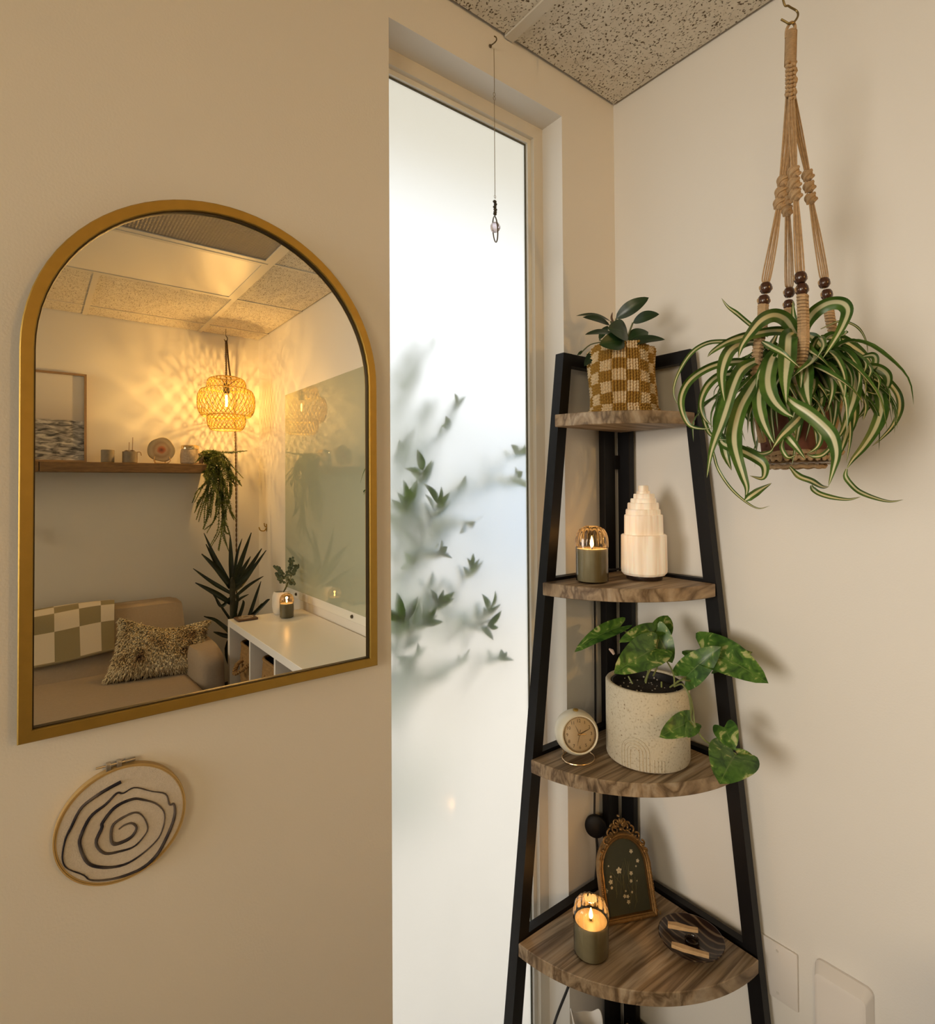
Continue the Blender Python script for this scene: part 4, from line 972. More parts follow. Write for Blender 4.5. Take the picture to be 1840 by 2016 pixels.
# finer leaves arching out of the crown all round, filling the heart of the plant
for i in range(150):
    a = rng.uniform(0, 2*PI) if i < 104 else rng.uniform(2.7, 5.0); R_ = rng.uniform(.085, .185) if i > 24 else rng.uniform(.05, .1)
    if i >= 104: R_ = rng.uniform(.07, .15)
    if math.cos(a) > .2 and i < 104: R_ = min(R_, .15)
    if i % 3 == 0 and math.cos(a) > .2: a += PI
    if math.cos(a) > .3: R_ = min(R_, .19)
    rise = rng.uniform(.0, .055); drop = rng.uniform(.03, .145) if i > 24 else rng.uniform(-.02, .05); wd = rng.uniform(.009, .0165)
    da = rng.uniform(-.5, .5); pts = []
    for t in np.linspace(0, 1, 7):
        rr_ = .012+R_*(t**.8)*(1-.18*max(0, t-.75)*4); aa = a+da*t*t
        pts.append(crown+np.array([rr_*math.cos(aa), rr_*math.sin(aa), -.012+rise*math.sin(min(1, t*1.7)*PI/2*1.3)*1.3-drop*t**2.2]))
    for q in pts: q[0] = min(q[0], -.010)
    obj('leaf', MB().ribbon(pts, wd, lambda t, T, a=a: np.array([math.cos(a)*.5, math.sin(a)*.5, 1.]), cup=.3, nseg=18), SPI, sp_, angle=80)

# ================================================================== OLIVE SHRUB OUTSIDE THE PANE
sh = thing('olive_shrub', (-.62, .62, -.25), 'green shrub with slim leaves pressing against the outside of the frosted window', 'shrub')
OLV = leafmat('olive_leaf', (.045, .10, .010), (.13, .235, .035), .5, (.0, .05, (.17, .26, .07)), 22, .50)
TWIG = plain('shrub_twig', (.07, .055, .03), .8)
GY = .1030
def sprig(x, y, dx, dy, depth, nleaf, size=.055, gap=0.):
    tip = onp(x, y, 1, GY+gap); base = onp(x-dx, y+dy, 1, GY+depth); mid = (tip+base)/2+np.array([.01, .02, .02])
    P_ = spline([base, mid, tip], 24); obj('twig', MB().tube(P_, [.003-.0022*i/23 for i in range(24)], 5), TWIG, sh)
    for k in range(nleaf):
        t = 1-.9*(k/nleaf)**1.25; i = min(22, int(t*23)); p = P_[i]; T = norm(P_[min(23, i+1)]-P_[max(0, i-1)])
        sd = norm(np.cross(T, np.array([0, 1, 0])))*(1 if k % 2 else -1); sd = sd+np.array([0, rng.uniform(-.35, .35), 0])
        d = norm(T*rng.uniform(.7, 1.3)+sd*rng.uniform(.35, .8)) if k else T
        ln_ = size*rng.uniform(.8, 1.4); e = p+d*ln_
        e[1] = max(e[1]+(.0 if k < 5 else .010*(k-3)), GY-.002); p[1] = max(p[1], GY-.002)
        obj('leaf', leaf_mb(p, e, ln_*.27, norm(np.array([rng.uniform(-.5, .5), -1, rng.uniform(-.3, .5)])), 'lance', .2, .08, nu=2, nv=6), OLV, sh)
for s in [(900,788,70,150,.26,9,.05,.0),(884,832,60,120,.24,8,.045,.002),(1030,885,150,110,.30,11,.065,.0),(1022,935,130,60,.22,8,.06,.002),(832,922,20,160,.10,10,.055,.0),(865,985,70,170,.10,12,.06,.0),(800,985,30,160,.08,10,.06,.0),
          (870,1085,90,60,.12,8,.06,.004),(930,1108,60,140,.10,10,.05,.0),(968,1195,70,110,.09,10,.055,.0),(965,1235,90,30,.06,7,.05,.0),(865,1180,70,100,.07,9,.06,.0),(840,1220,60,90,.03,7,.05,.0),(788,1215,20,130,.04,9,.065,.0),(992,1292,90,60,.12,7,.05,.0),
          (830,690,60,120,.34,10,.07,.10),(800,760,40,140,.36,12,.07,.08),(850,860,70,120,.34,12,.07,.06),(900,960,80,120,.30,12,.07,.05),(920,1030,110,40,.26,9,.07,.03),(800,1110,20,120,.22,10,.07,.03),(810,1290,60,120,.22,10,.07,.04),(890,1300,110,110,.26,10,.07,.06),(780,890,20,150,.3,10,.07,.05),(790,700,20,140,.4,12,.08,.16),(820,820,40,160,.4,12,.08,.14),(790,1000,10,160,.3,12,.08,.10),(850,1050,60,160,.3,12,.08,.10),(830,1160,50,140,.26,12,.08,.08),(780,1330,10,140,.2,12,.08,.08),(850,1330,80,90,.24,10,.07,.10),(940,1200,90,90,.26,12,.07,.08)]:
    sprig(*s)
b = MB()
for k in range(6):
    a = 2*PI*k/6; b.tube(spline([(-.62, .62, -.25), (-.62+.1*math.cos(a), .5+.08*math.sin(a), .4), (-.66+.22*math.cos(a), .36, .95)], 10), .008, 6)
obj('branches', b, TWIG, sh)
lowb = thing('low_shrub', (-.10, 1.30, -.25), 'low dark green bush, a soft blur at the foot of the frosted window', 'shrub')
b = MB()
for k in range(60):
    a = rng.uniform(0, 2*PI); e_ = rng.uniform(.2, 1.2); p = np.array([-.05, 1.30, .0]); d = np.array([math.cos(a)*math.cos(e_), .6*math.sin(a)*math.cos(e_), math.sin(e_)]); 
    q = leaf_mb(p+d*rng.uniform(.02, .2), p+d*rng.uniform(.24, .40), .05, norm(np.array([rng.uniform(-.5, .5), -1, .3])), 'lance', nu=2, nv=4); b.add(q.v, q.f, [q.uv[i] for i in range(len(q.v))])
obj('leaves', b, OLV, lowb, kind='stuff'); obj('stem', MB().tube([(-.10, 1.30, -.25), (-.05, 1.30, .05)], .012, 6), TWIG, lowb)

# ================================================================== CEILING LIGHTS (seen in the mirror)
def troffer(t, name, label, lens):
    x0, x1, y0, y1 = t; x0 += TB; x1 -= TB; y0 += .008; y1 -= .008; z = CEIL
    o = thing('ceiling_light', ((x0+x1)/2, (y0+y1)/2, z), label, 'ceiling light')
    b = MB(); e = .022
    b.box((x0, y0, z-.002), (x1, y0+e, z+.012)).box((x0, y1-e, z-.002), (x1, y1, z+.012)).box((x0, y0+e, z-.002), (x0+e, y1-e, z+.012)).box((x1-e, y0+e, z-.002), (x1, y1-e, z+.012))
    obj('frame', b, BAR, o, smooth=False)
    if lens:
        M, N, L, P = nmat('prismatic_lens'); P.inputs['Base Color'].default_value = (.24, .20, .16, 1); P.inputs['Roughness'].default_value = .16
        P.inputs['Specular IOR Level'].default_value = .9
        tc = N.new('ShaderNodeTexCoord'); wv = N.new('ShaderNodeTexWave'); wv.bands_direction = 'X'; wv.inputs['Scale'].default_value = 26
        wy = N.new('ShaderNodeTexWave'); wy.bands_direction = 'Y'; wy.inputs['Scale'].default_value = 26
        ad = N.new('ShaderNodeMath'); ad.operation = 'ADD'; L.new(tc.outputs['Object'], wv.inputs['Vector']); L.new(tc.outputs['Object'], wy.inputs['Vector']); L.new(wv.outputs['Fac'], ad.inputs[0]); L.new(wy.outputs['Fac'], ad.inputs[1])
        bp = N.new('ShaderNodeBump'); bp.inputs['Strength'].default_value = .55; bp.inputs['Distance'].default_value = .004; L.new(ad.outputs[0], bp.inputs['Height']); L.new(bp.outputs['Normal'], P.inputs['Normal'])
        obj('prismatic_lens', MB().box((x0+e, y0+e, z+.002), (x1-e, y1-e, z+.006)), M, o, smooth=False)
    else:
        obj('diffuser_panel', MB().box((x0+e, y0+e, z+.001), (x1-e, y1-e, z+.006)), plain('white_diffuser', (.80, .76, .68), .28), o, smooth=False)
troffer(troffers[0], 'ceiling_light', 'long ceiling light with a smooth flat white panel, unlit', False)
troffer(troffers[1], 'ceiling_light', 'long ceiling light with a grey ribbed prismatic lens, unlit', True)

# ================================================================== BAMBOO PENDANT
PC = np.array([-.265, -2.90, 1.985])
BAMBOO = leafmat('bamboo_strip', (.62, .50, .12), (.80, .66, .20), .6, None, 40, .35)
UNLIT_FACE = plain('unlit_face_brown', (.22, .12, .03), .6)  # brown paints in the unlit outer faces of the bamboo strips
pend = thing('pendant_lamp', (PC[0], PC[1], CEIL), 'lit three tiered woven bamboo pendant lamp hanging in the corner in the mirror', 'pendant lamp')
def weave(name, prof, n, tw, rs=.0021):
    prof = np.array(prof); K = 18; tt = np.linspace(0, len(prof)-1, K)
    pr = spline([(r, 0, z) for r, z in prof], K); b = MB()
    for s in (-1, 1):
        for k in range(n):
            a0 = 2*PI*k/n; pts = []
            for i in range(K):
                a = a0+s*tw*.62*i/(K-1); r = pr[i][0]+.0012*s; pts.append(PC+np.array([r*math.cos(a), r*math.sin(a), pr[i][2]]))
            b.tube(pts, rs, 4, caps=False, flat=1.0)
    t = obj(name, b, BAMBOO, pend, kind='stuff'); b = MB(); n2 = int(n*1.0)
    for s in (-1, 1):
        for k in range(n2):
            a0 = 2*PI*(k+.5)/n2; pts = []
            for i in range(K):
                a = a0+s*tw*1.15*i/(K-1); r = pr[i][0]+.0052+.0006*s; pts.append(PC+np.array([r*math.cos(a), r*math.sin(a), pr[i][2]]))
            b.tube(pts, .0009, 4, caps=False)
    obj('unlit_face_lattice', b, UNLIT_FACE, t, kind='stuff')  # added outer layer, shade of the strips put into its colour
    for r, z in (prof[0], prof[-1]):
        obj('rim', MB().tube([PC+np.array([r*math.cos(a), r*math.sin(a), z]) for a in np.linspace(0, 2*PI, 61)[:-1]], .0034, 6, closed=True), BAMBOO, t)
weave('upper_tier', [(.070, .166), (.098, .155), (.112, .130), (.114, .092)], 26, 1.0)
weave('middle_tier', [(.114, .094), (.150, .080), (.166, .040), (.168, -.010), (.160, -.055), (.142, -.084)], 34, 1.0)
weave('lower_tier', [(.108, -.080), (.112, -.110), (.106, -.145), (.090, -.171)], 26, .85)
b = MB()
for k in range(3):
    a = 2*PI*k/3+.4; b.tube([PC+np.array([.070*math.cos(a), .070*math.sin(a), .166]), PC+np.array([.016*math.cos(a), .016*math.sin(a), .120])], .002, 5)
obj('spokes', b, BRONZE, pend)
obj('socket', MB().lathe([(0, .125), (.014, .125), (.019, .115), (.019, .070), (.014, .062), (0, .062)], 20, PC), plain('black_socket', (.02, .018, .015), .5), pend)
obj('bulb', MB().lathe([(.013, .062), (.014, .050), (.026, .030), (.031, .008), (.027, -.014), (.014, -.026), (0, -.029)], 28, PC), thin_glass('bulb_glass', (1, .97, .9), 1.4, .02), pend)
obj('filament', MB().lathe([(0, -.022), (.0045, -.020), (.0055, -.010), (.0055, .040), (.0045, .050), (0, .052)], 12, PC), emitter('filament_glow', PENDANT_COLOR, PENDANT_STRENGTH), pend)
CORDJ = plain('twisted_cord', (.11, .065, .03), .9, var=.5, scale=120)
def twist(b, P_, R_, turns, r):
    P_ = np.array(P_); k = len(P_)
    for ph in (0, PI):
        Q = []
        m_ = int(turns*8)
        for i in range(m_):
            t = i/(m_-1)*(k-1); j = min(int(t), k-2); p = P_[j]+(P_[j+1]-P_[j])*(t-j); a = 2*PI*i/8+ph; Q.append(p+R_*np.array([math.cos(a), math.sin(a), .0]))
        b.tube(Q, r, 5)
    return b
HKP = np.array([PC[0]-.002, PC[1]-.01, 2.405])
b = MB(); twist(b, spline([PC+np.array([0, 0, .125]), (PC+HKP)/2+np.array([0, 0, .06]), HKP+np.array([0, 0, -.01])], 10), .0035, 10, .0030)
twist(b, spline([HKP+np.array([.006, 0, -.012]), (PC*.5+HKP*.5)+np.array([.022, -.02, .05]), (PC[0]+.05, PC[1]-.08, 2.14), (-.170, -3.068, 1.95), (-.160, -3.072, 1.6), (-.156, -3.072, 1.05), (-.155, -3.07, .3)], 40), .0030, 56, .0030)
obj('twisted_cord', b, CORDJ, pend)
b = MB(); b.tube([(PC[0], PC[1]-.01, CEIL), HKP+np.array([0, 0, .020])], .0016, 5)
b.tube(spline([HKP+np.array([0, 0, .020]), HKP+np.array([.010, 0, .006]), HKP+np.array([.008, 0, -.010]), HKP+np.array([-.004, 0, -.014]), HKP+np.array([-.010, 0, -.004])], 14), .0030, 6)
obj('ceiling_hook', b, BRONZE, pend)

# ================================================================== FLOATING SHELVES AND WHAT STANDS ON THEM
SZ, SF = 1.592, -2.93
for (x0, x1, lb) in ((-1.224, -.372, 'long brown wooden wall shelf ending under the trailing plant in the mirror'), (-2.05, -1.228, 'second brown wooden wall shelf butting against the first under the framed seascape')):
    tag(obj('wall_shelf', MB().rbox((x0, BACK+.002, SZ-.057), (x1, SF, SZ), .002, 1), OAK, loc=((x0+x1)/2, BACK, SZ-.057), smooth=False), lb, 'shelf')
# framed seascape
px0, px1, pz0, pz1 = -1.41, -1.004, SZ+.001, 2.113
fr = thing('framed_seascape', ((px0+px1)/2, -3.05, SZ), 'thin wooden frame with a pale seascape photograph leaning above the wall shelf', 'picture')
LT = .02
def lean(x, z, o): return (x, -3.058-.025*(z-pz0)/.5+o, z)
FW2 = plain('ash_frame', (.30, .19, .10), .5, var=.2, scale=30)
b = MB()
def bar(xa, xb, za, zb, d0=-.002, d1=.018):
    V = [lean(xa, za, d0), lean(xb, za, d0), lean(xb, za, d1), lean(xa, za, d1), lean(xa, zb, d0), lean(xb, zb, d0), lean(xb, zb, d1), lean(xa, zb, d1)]
    b.add(V, [(0,3,2,1),(4,5,6,7),(0,1,5,4),(1,2,6,5),(2,3,7,6),(3,0,4,7)])
bar(px0, px0+.012, pz0, pz1); bar(px1-.012, px1, pz0, pz1); bar(px0+.012, px1-.012, pz0, pz0+.012); bar(px0+.012, px1-.012, pz1-.012, pz1)
obj('frame', b, FW2, fr, smooth=False)
M, N, L, P = nmat('seascape_print'); P.inputs['Roughness'].default_value = .35
tc = N.new('ShaderNodeTexCoord'); sep = N.new('ShaderNodeSeparateXYZ'); L.new(tc.outputs['UV'], sep.inputs['Vector'])
mp = N.new('ShaderNodeMapping'); mp.inputs['Scale'].default_value = (5, 22, 1); L.new(tc.outputs['UV'], mp.inputs['Vector'])
n = N.new('ShaderNodeTexNoise'); n.inputs['Scale'].default_value = 1.3; n.inputs['Detail'].default_value = 6; n.inputs['Distortion'].default_value = .8; L.new(mp.outputs['Vector'], n.inputs['Vector'])
rs = ramp(N, [(.36, (.05, .05, .055)), (.47, (.22, .21, .20)), (.58, (.42, .40, .37)), (.70, (.70, .68, .64))]); L.new(n.outputs['Fac'], rs.inputs['Fac'])
rv = ramp(N, [(.0, (1, 1, 1)), (.455, (1, 1, 1)), (.475, (0, 0, 0))]); L.new(sep.outputs['Y'], rv.inputs['Fac'])
sky = ramp(N, [(.47, (.52, .47, .41)), (.7, (.66, .62, .56)), (1, (.72, .69, .64))]); L.new(sep.outputs['Y'], sky.inputs['Fac'])
mx = N.new('ShaderNodeMix'); mx.data_type = 'RGBA'; L.new(rv.outputs['Color'], mx.inputs['Factor']); L.new(sky.outputs['Color'], mx.inputs['A']); L.new(rs.outputs['Color'], mx.inputs['B']); L.new(mx.outputs['Result'], P.inputs['Base Color'])
q = [lean(px0+.012, pz0+.012, .006), lean(px1-.012, pz0+.012, .006), lean(px1-.012, pz1-.012, .006), lean(px0+.012, pz1-.012, .006)]
obj('seascape_print', MB().add(q, [(3, 2, 1, 0)], [(0, 0), (1, 0), (1, 1), (0, 1)]), M, fr, smooth=False)
CONC = plain('concrete', (.24, .20, .15), .85, var=.2, scale=50, bump=.2, bscale=200)
def cup(x, r, h_): return MB().lathe([(0, 0), (r-.003, 0), (r, .003), (r, h_-.002), (r-.002, h_), (r-.006, h_), (r-.007, h_-.004), (r-.007, .012), (0, .010)], 40, (x, -2.985, SZ+.001))
tag(obj('concrete_cup', cup(-.905, .034, .074), CONC, loc=(-.905, -2.985, SZ)), 'small plain grey concrete cup on the wall shelf, nearest the framed seascape', 'cup')
pl = thing('succulent_planter', (-.792, -2.985, SZ), 'low concrete planter with tiny succulents and two sticks on the wall shelf', 'potted plant')
obj('pot', cup(-.792, .040, .068), CONC, pl); obj('soil', MB().lathe([(.033, .058), (0, .062)], 20, (-.792, -2.985, SZ)), SOIL, pl)
SUC = plain('succulent_red', (.10, .055, .035), .5, var=.3, scale=80)
for (dx, dy, r_) in ((-.018, .004, .014), (.010, .010, .016), (.022, -.006, .010)):
    b = MB(); c_ = np.array([-.792+dx, -2.985+dy, SZ+.066])
    for k in range(12):
        a = 2*PI*k/7+k*.2; e_ = .3+.09*k; b.ball(c_+r_*.6*np.array([math.cos(a)*math.cos(e_), math.sin(a)*math.cos(e_), math.sin(e_)]), (r_*.42, r_*.25, r_*.25), 6, 4, rotz(a))
    obj('succulent', b, SUC, pl)
for (dx, h_) in ((-.006, .125), (.012, .155)):
    obj('stick', MB().tube([(-.792+dx, -2.985, SZ+.05), (-.790+dx, -2.985, SZ+h_)], .0018, 5), OAK, pl)
obj('trailing_stem', MB().tube(spline([(-.770, -2.975, SZ+.062), (-.742, -2.965, SZ+.066), (-.735, -2.962, SZ+.045)], 8), .003, 6), plain('string_succulent', (.35, .25, .14), .6), pl)
# agate slice on a stand
ag = thing('agate_slice', (-.624, -2.985, SZ), 'round banded agate slice with a reddish middle on a small stand', 'ornament')
M, N, L, P = nmat('agate'); P.inputs['Roughness'].default_value = .25
tc = N.new('ShaderNodeTexCoord'); nz = N.new('ShaderNodeTexNoise'); nz.inputs['Scale'].default_value = 9; nz.inputs['Detail'].default_value = 3
mp = N.new('ShaderNodeMapping'); mp.inputs['Location'].default_value = (0, 0, -.085)
L.new(tc.outputs['Object'], mp.inputs['Vector']); L.new(tc.outputs['Object'], nz.inputs['Vector'])
ln_ = N.new('ShaderNodeVectorMath'); ln_.operation = 'LENGTH'; L.new(mp.outputs['Vector'], ln_.inputs[0])
ma = N.new('ShaderNodeMath'); ma.operation = 'MULTIPLY_ADD'; ma.inputs[1].default_value = .05; L.new(nz.outputs['Fac'], ma.inputs[0]); L.new(ln_.outputs['Value'], ma.inputs[2])
r = ramp(N, [(.026, (.10, .04, .03)), (.042, (.33, .12, .07)), (.055, (.36, .27, .19)), (.07, (.27, .20, .14)), (.082, (.36, .30, .22)), (.095, (.30, .25, .17)), (.108, (.20, .15, .10))]); L.new(ma.outputs[0], r.inputs['Fac']); L.new(r.outputs['Color'], P.inputs['Base Color'])
ac = np.array([-.624, -2.99, SZ+.086]); AA = axes((-.15, 1, .18), (0, 0, 1))
wob = lambda a, z: 1+.03*math.sin(3*a+1)+.02*math.sin(5*a)
obj('slice', MB().lathe([(0, -.006), (.073, -.006), (.076, -.003), (.076, .003), (.073, .006), (0, .006)], 56, ac, AA, mod=wob), M, ag)
b = MB()
for sx_ in (-1, 1): b.tube(spline([ac+np.array([sx_*.04, .024, -.045]), ac+np.array([sx_*.045, .030, -.068]), ac+np.array([sx_*.032, .015, -.083]), ac+np.array([sx_*.03, -.040, -.083]), ac+np.array([sx_*.02, -.045, -.02])], 14), .0032, 6)
b.tube([ac+np.array([-.032, .012, -.083]), ac+np.array([.032, .012, -.083])], .003, 6); obj('stand', b, PALO, ag)
# lidded jar
jr = thing('lidded_jar', (-.462, -2.985, SZ), 'mottled stone coloured candle jar with a shiny gold lid band on the wall shelf', 'jar')
obj('body', MB().lathe([(0, 0), (.050, 0), (.056, .006), (.057, .050), (.053, .088), (.050, .092), (0, .092)], 48, (-.462, -2.985, SZ+.001)), plain('mottled_stone', (.42, .34, .26), .6, var=.5, scale=120, bump=.5, bscale=160), jr)
obj('lid', MB().lathe([(.050, .092), (.0525, .094), (.0525, .114), (.050, .117), (0, .117)], 48, (-.462, -2.985, SZ+.001)), plain('gold_mirror', (.75, .60, .36), .08, 1.0), jr)
# trailing plant at the shelf end
tp_ = thing('trailing_plant', (-.330, -2.975, SZ), 'bushy green trailing foxtail plant spilling over the end of the wall shelf', 'potted plant')
FOX = leafmat('foxtail_frond', (.04, .075, .012), (.24, .28, .06), .5, None, 16, .1)
obj('pot', MB().lathe([(0, 0), (.036, 0), (.040, .004), (.047, .062), (.048, .066), (.044, .067), (.040, .060)], 28, (-.420+.0, -2.985, SZ+.001)) if False else MB().lathe([(0, 0), (.030, 0), (.034, .004), (.040, .062), (.041, .066), (.037, .067), (.034, .058), (0, .055)], 28, (-.418, -2.985, SZ+.001)), CONC, tp_)
def frond(pts, r, seed):
    P_ = spline(pts, 34); b = MB().tube(P_, [.0022]*34, 4); rr_ = np.random.default_rng(seed)
    for i in range(1, 34):
        T = norm(P_[i]-P_[i-1])
        for q in range(7):
            a = rr_.uniform(0, 2*PI); n1_ = norm(np.cross(T, (0.3, .2, .9))); n2_ = np.cross(T, n1_); d = norm(n1_*math.cos(a)+n2_*math.sin(a)+T*.9)
            l_ = r*(1-.75*(i/33)**3)*rr_.uniform(.8, 1.2); p = P_[i]+0; s_ = np.cross(d, (rr_.normal(), rr_.normal(), rr_.normal())); s_ = s_/np.linalg.norm(s_)*.0030
            b.add([p-s_, p+s_, p+d*l_], [(0, 1, 2)])
    return b
o0 = np.array([-.405, -2.985, SZ+.075])
def mz(x, y, Y=-2.90): return mir(360+x/9.163, 860+y/9.163, 1, Y)
FR = [[(560,270),(430,270),(330,360),(235,455)],[(600,270),(760,285),(960,275),(1150,252)],[(600,280),(750,360),(880,520),(1080,740)],[(620,290),(640,400),(700,520),(745,585)],
      [(560,290),(600,330),(480,350),(400,350)],[(560,320),(470,480),(520,600),(580,655)],[(480,560),(420,700),(440,800),(480,855)],[(520,500),(420,780),(320,960),(215,1175)],
      [(520,600),(430,950),(320,1150),(210,1365)],[(540,600),(440,1000),(360,1250),(285,1525)],[(600,500),(560,900),(480,1300),(360,1660)],[(620,600),(640,1100),(580,1450),(435,1728)],
      [(650,600),(700,1200),(680,1650),(510,1985)],[(660,700),(720,1300),(690,1750),(650,2050)],[(680,800),(740,1450),(740,1750),(805,2000)],[(700,900),(740,1450),(810,1650),(850,1800)],
      [(740,800),(800,1200),(880,1380),(950,1480)],[(760,500),(840,640),(900,760),(940,895)],[(780,500),(900,680),(980,780),(1055,885)],[(700,400),(830,700),(850,900),(830,1100)],
      [(720,400),(860,800),(870,950),(800,1250)],[(700,300),(780,600),(800,900),(820,1240)],[(620,320),(560,520),(600,760),(590,1000)],[(560,400),(500,700),(620,950),(600,1260)],
      [(640,500),(560,800),(500,1100),(450,1400)],[(600,400),(700,800),(660,1100),(560,1500)],[(560,500),(450,900),(400,1250),(380,1550)],[(640,400),(760,900),(760,1250),(790,1500)],
      [(560,350),(480,600),(460,900),(420,1200)],[(620,350),(680,700),(690,1000),(640,1350)],[(580,300),(540,600),(560,1000),(500,1450)],[(660,300),(740,500),(720,800),(740,1150)],[(840,1150),(880,1200),(900,1250),(910,1255)]]
FR = [f for f in FR][:-1]
FR = FR+[[(x+rng.uniform(-50, 50), y+rng.uniform(-60, 60)) for x, y in f] for f in FR[6:]]
for i, f in enumerate(FR):
    Y = -2.905+rng.uniform(-.045, .03); P_ = [o0]+[mz(x, y, Y) for x, y in f]
    P_[1] = np.array(P_[1]); P_[1][1] = -2.95
    obj('frond', frond(P_, .021, i), FOX, tp_, smooth=False)

# wall hanging just inside the mirror's left edge
wo = thing('dried_flower_hanging', (-1.30, -3.08, 1.30), 'pale dried flower hanging on the opposite wall at the mirror edge', 'ornament')
oc = mir(60, 1050, 1, -3.06)
obj('cord', MB().tube([(oc[0]-.012, -3.082, oc[2]+.30), oc+np.array([-.012, 0, .045])], .0012, 5), JUTE, wo)
b = MB()
for k in range(9):
    a = 2*PI*k/9; b.ball(oc+np.array([-.012+.014*math.cos(a), .004*math.sin(a), .028-.006*math.sin(a)]), (.016, .008, .024), 8, 6, rotz(0))
obj('petals', b, plain('dried_petal', (.50, .36, .24), .8, var=.2, scale=60), wo)
obj('seed_pod', MB().ball(oc+np.array([-.010, .003, -.012]), (.017, .012, .022), 10, 8), plain('seed_pod_brown', (.12, .055, .02), .5, var=.5, scale=90), wo)

# ================================================================== GLASS BOARD, HOOK
gb = thing('glass_board', (-.01, -1.75, .83), 'large pale green glass board on the right wall in the mirror, reflecting the lamp', 'glass board')
M, N, L, P = nmat('green_backed_glass'); P.inputs['Base Color'].default_value = (.42, .46, .36, 1); P.inputs['Roughness'].default_value = .0; P.inputs['IOR'].default_value = 2.3
obj('glass_panel', MB().rbox((-.016, -2.528, .83), (-.010, -1.0, 2.012), .0012, 1), M, gb, smooth=False)
b = None
for y in (-2.36, -1.62): obj('standoff', MB().lathe([(0, 0), (.008, 0), (.009, .002), (.009, .012), (.007, .015), (0, .015)], 20, (-.003, y, .806), axes((-1, 0, 0))), plain('dark_standoff', (.10, .08, .05), .4, .6), gb)
obj('lower_rail', MB().rbox((-.009, -2.528, .78), (-.0015, -1.0, .83), .003, 1), WHITE_PAINT, gb, smooth=False, label='white rail under the glass')
hkp = np.array([0, -2.923, 1.165])
wh = thing('wall_hook', hkp, 'small brass double hook on the right wall beside the glass board', 'hook')
b = MB(); b.rbox(hkp+np.array([-.004, -.008, -.02]), hkp+np.array([-.0005, .008, .03]), .0015, 1)
b.tube(spline([hkp+np.array([-.004, 0, .0]), hkp+np.array([-.018, .0, -.016]), hkp+np.array([-.042, 0, -.012]), hkp+np.array([-.052, 0, .010])], 14), .0038, 8)
b.tube(spline([hkp+np.array([-.004, 0, .01]), hkp+np.array([-.014, 0, .016]), hkp+np.array([-.018, 0, .036])], 10), .0034, 8)
obj('hook', b, GOLD, wh)

# ================================================================== CUBE STORAGE UNIT AND WHAT STANDS ON IT
CZ, CXF, CY0, CY1 = .735, -.420, -2.270, -.800
cab = thing('cube_storage_unit', (-.21, (CY0+CY1)/2, 0), 'low white cube storage unit along the right wall beside the sofa', 'storage unit')
T_o, T_i = .036, .018; xb_ = -.012
obj('top_panel', MB().rbox((CXF, CY0, CZ-T_o), (xb_, CY1, CZ), .0012, 1), WHITE_LAM, cab, smooth=False)
obj('bottom_panel', MB().box((CXF, CY0+T_o, 0), (xb_, CY1-T_o, T_o)), WHITE_LAM, cab, smooth=False)
for y in (CY0, CY1-T_o): obj('side_panel', MB().box((CXF, y, 0), (xb_, y+T_o, CZ-T_o)), WHITE_LAM, cab, smooth=False)
cw = (CY1-CY0-2*T_o-3*T_i)/4; cells = []
for k in range(4):
    y = CY0+T_o+k*(cw+T_i); cells.append(y)
    if k: obj('divider', MB().box((CXF+.001, y-T_i, T_o), (xb_, y, CZ-T_o)), WHITE_LAM, cab, smooth=False)
zm = (CZ)/2
for y in cells: obj('shelf_panel', MB().box((CXF+.001, y, zm-T_i/2), (xb_, y+cw, zm+T_i/2)), WHITE_LAM, cab, smooth=False)
obj('back_panel', MB().box((xb_-.004, CY0+T_o, T_o), (xb_, CY1-T_o, CZ-T_o)), WHITE_LAM, cab, smooth=False)
HYA = plain('woven_hyacinth', (.27, .155, .055), .9, var=.45, scale=45, bump=.9, bscale=130)
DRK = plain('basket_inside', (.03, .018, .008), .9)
def basket(y0, label):
    c_ = np.array([-.205, y0+cw/2, zm+T_i/2+.001]); h_ = .245; bx, by = .175, .145
    t = thing('woven_basket', c_, label, 'basket', 'woven baskets in the upper cubes')
    def shell(u, v):
        a = 2*PI*u; ca, sa = math.cos(a), math.sin(a); e_ = .35; k = 1+.04*math.sin(PI*v)
        x = bx*k*math.copysign(abs(ca)**e_, ca); y = by*k*math.copysign(abs(sa)**e_, sa); w_ = .0035*math.sin(v*PI*26+(PI if int(u*48) % 2 else 0))
        return c_+np.array([x*(1+w_/bx), y*(1+w_/by), h_*v])
    obj('body', MB().grid(shell, 96, 52, cu=True), HYA, t, angle=70)
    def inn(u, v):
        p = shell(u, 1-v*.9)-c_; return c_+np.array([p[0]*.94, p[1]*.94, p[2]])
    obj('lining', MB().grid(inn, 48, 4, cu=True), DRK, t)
    obj('rim', MB().tube([shell(k/64, 1) for k in range(64)], .008, 8, closed=True), HYA, t)
    hp = [c_+np.array([-bx+.002, -.055, h_*.72]), c_+np.array([-bx-.035, -.050, h_*.62]), c_+np.array([-bx-.060, 0, h_*.50]), c_+np.array([-bx-.035, .050, h_*.62]), c_+np.array([-bx+.002, .055, h_*.72])]
    b = MB(); twist(b, spline(hp, 20), .0065, 9, .0068); obj('handle', b, HYA, t)
for k, lb in enumerate(('woven basket with a rope handle in the cube nearest the sofa', 'woven basket in the second upper cube from the sofa', 'woven basket in the third upper cube, half hidden by the mirror frame')): basket(cells[k], lb)
make_candle((-.155, -2.118, CZ+.001), 'smoked glass candle on the white storage unit in the mirror', lit=1.5)
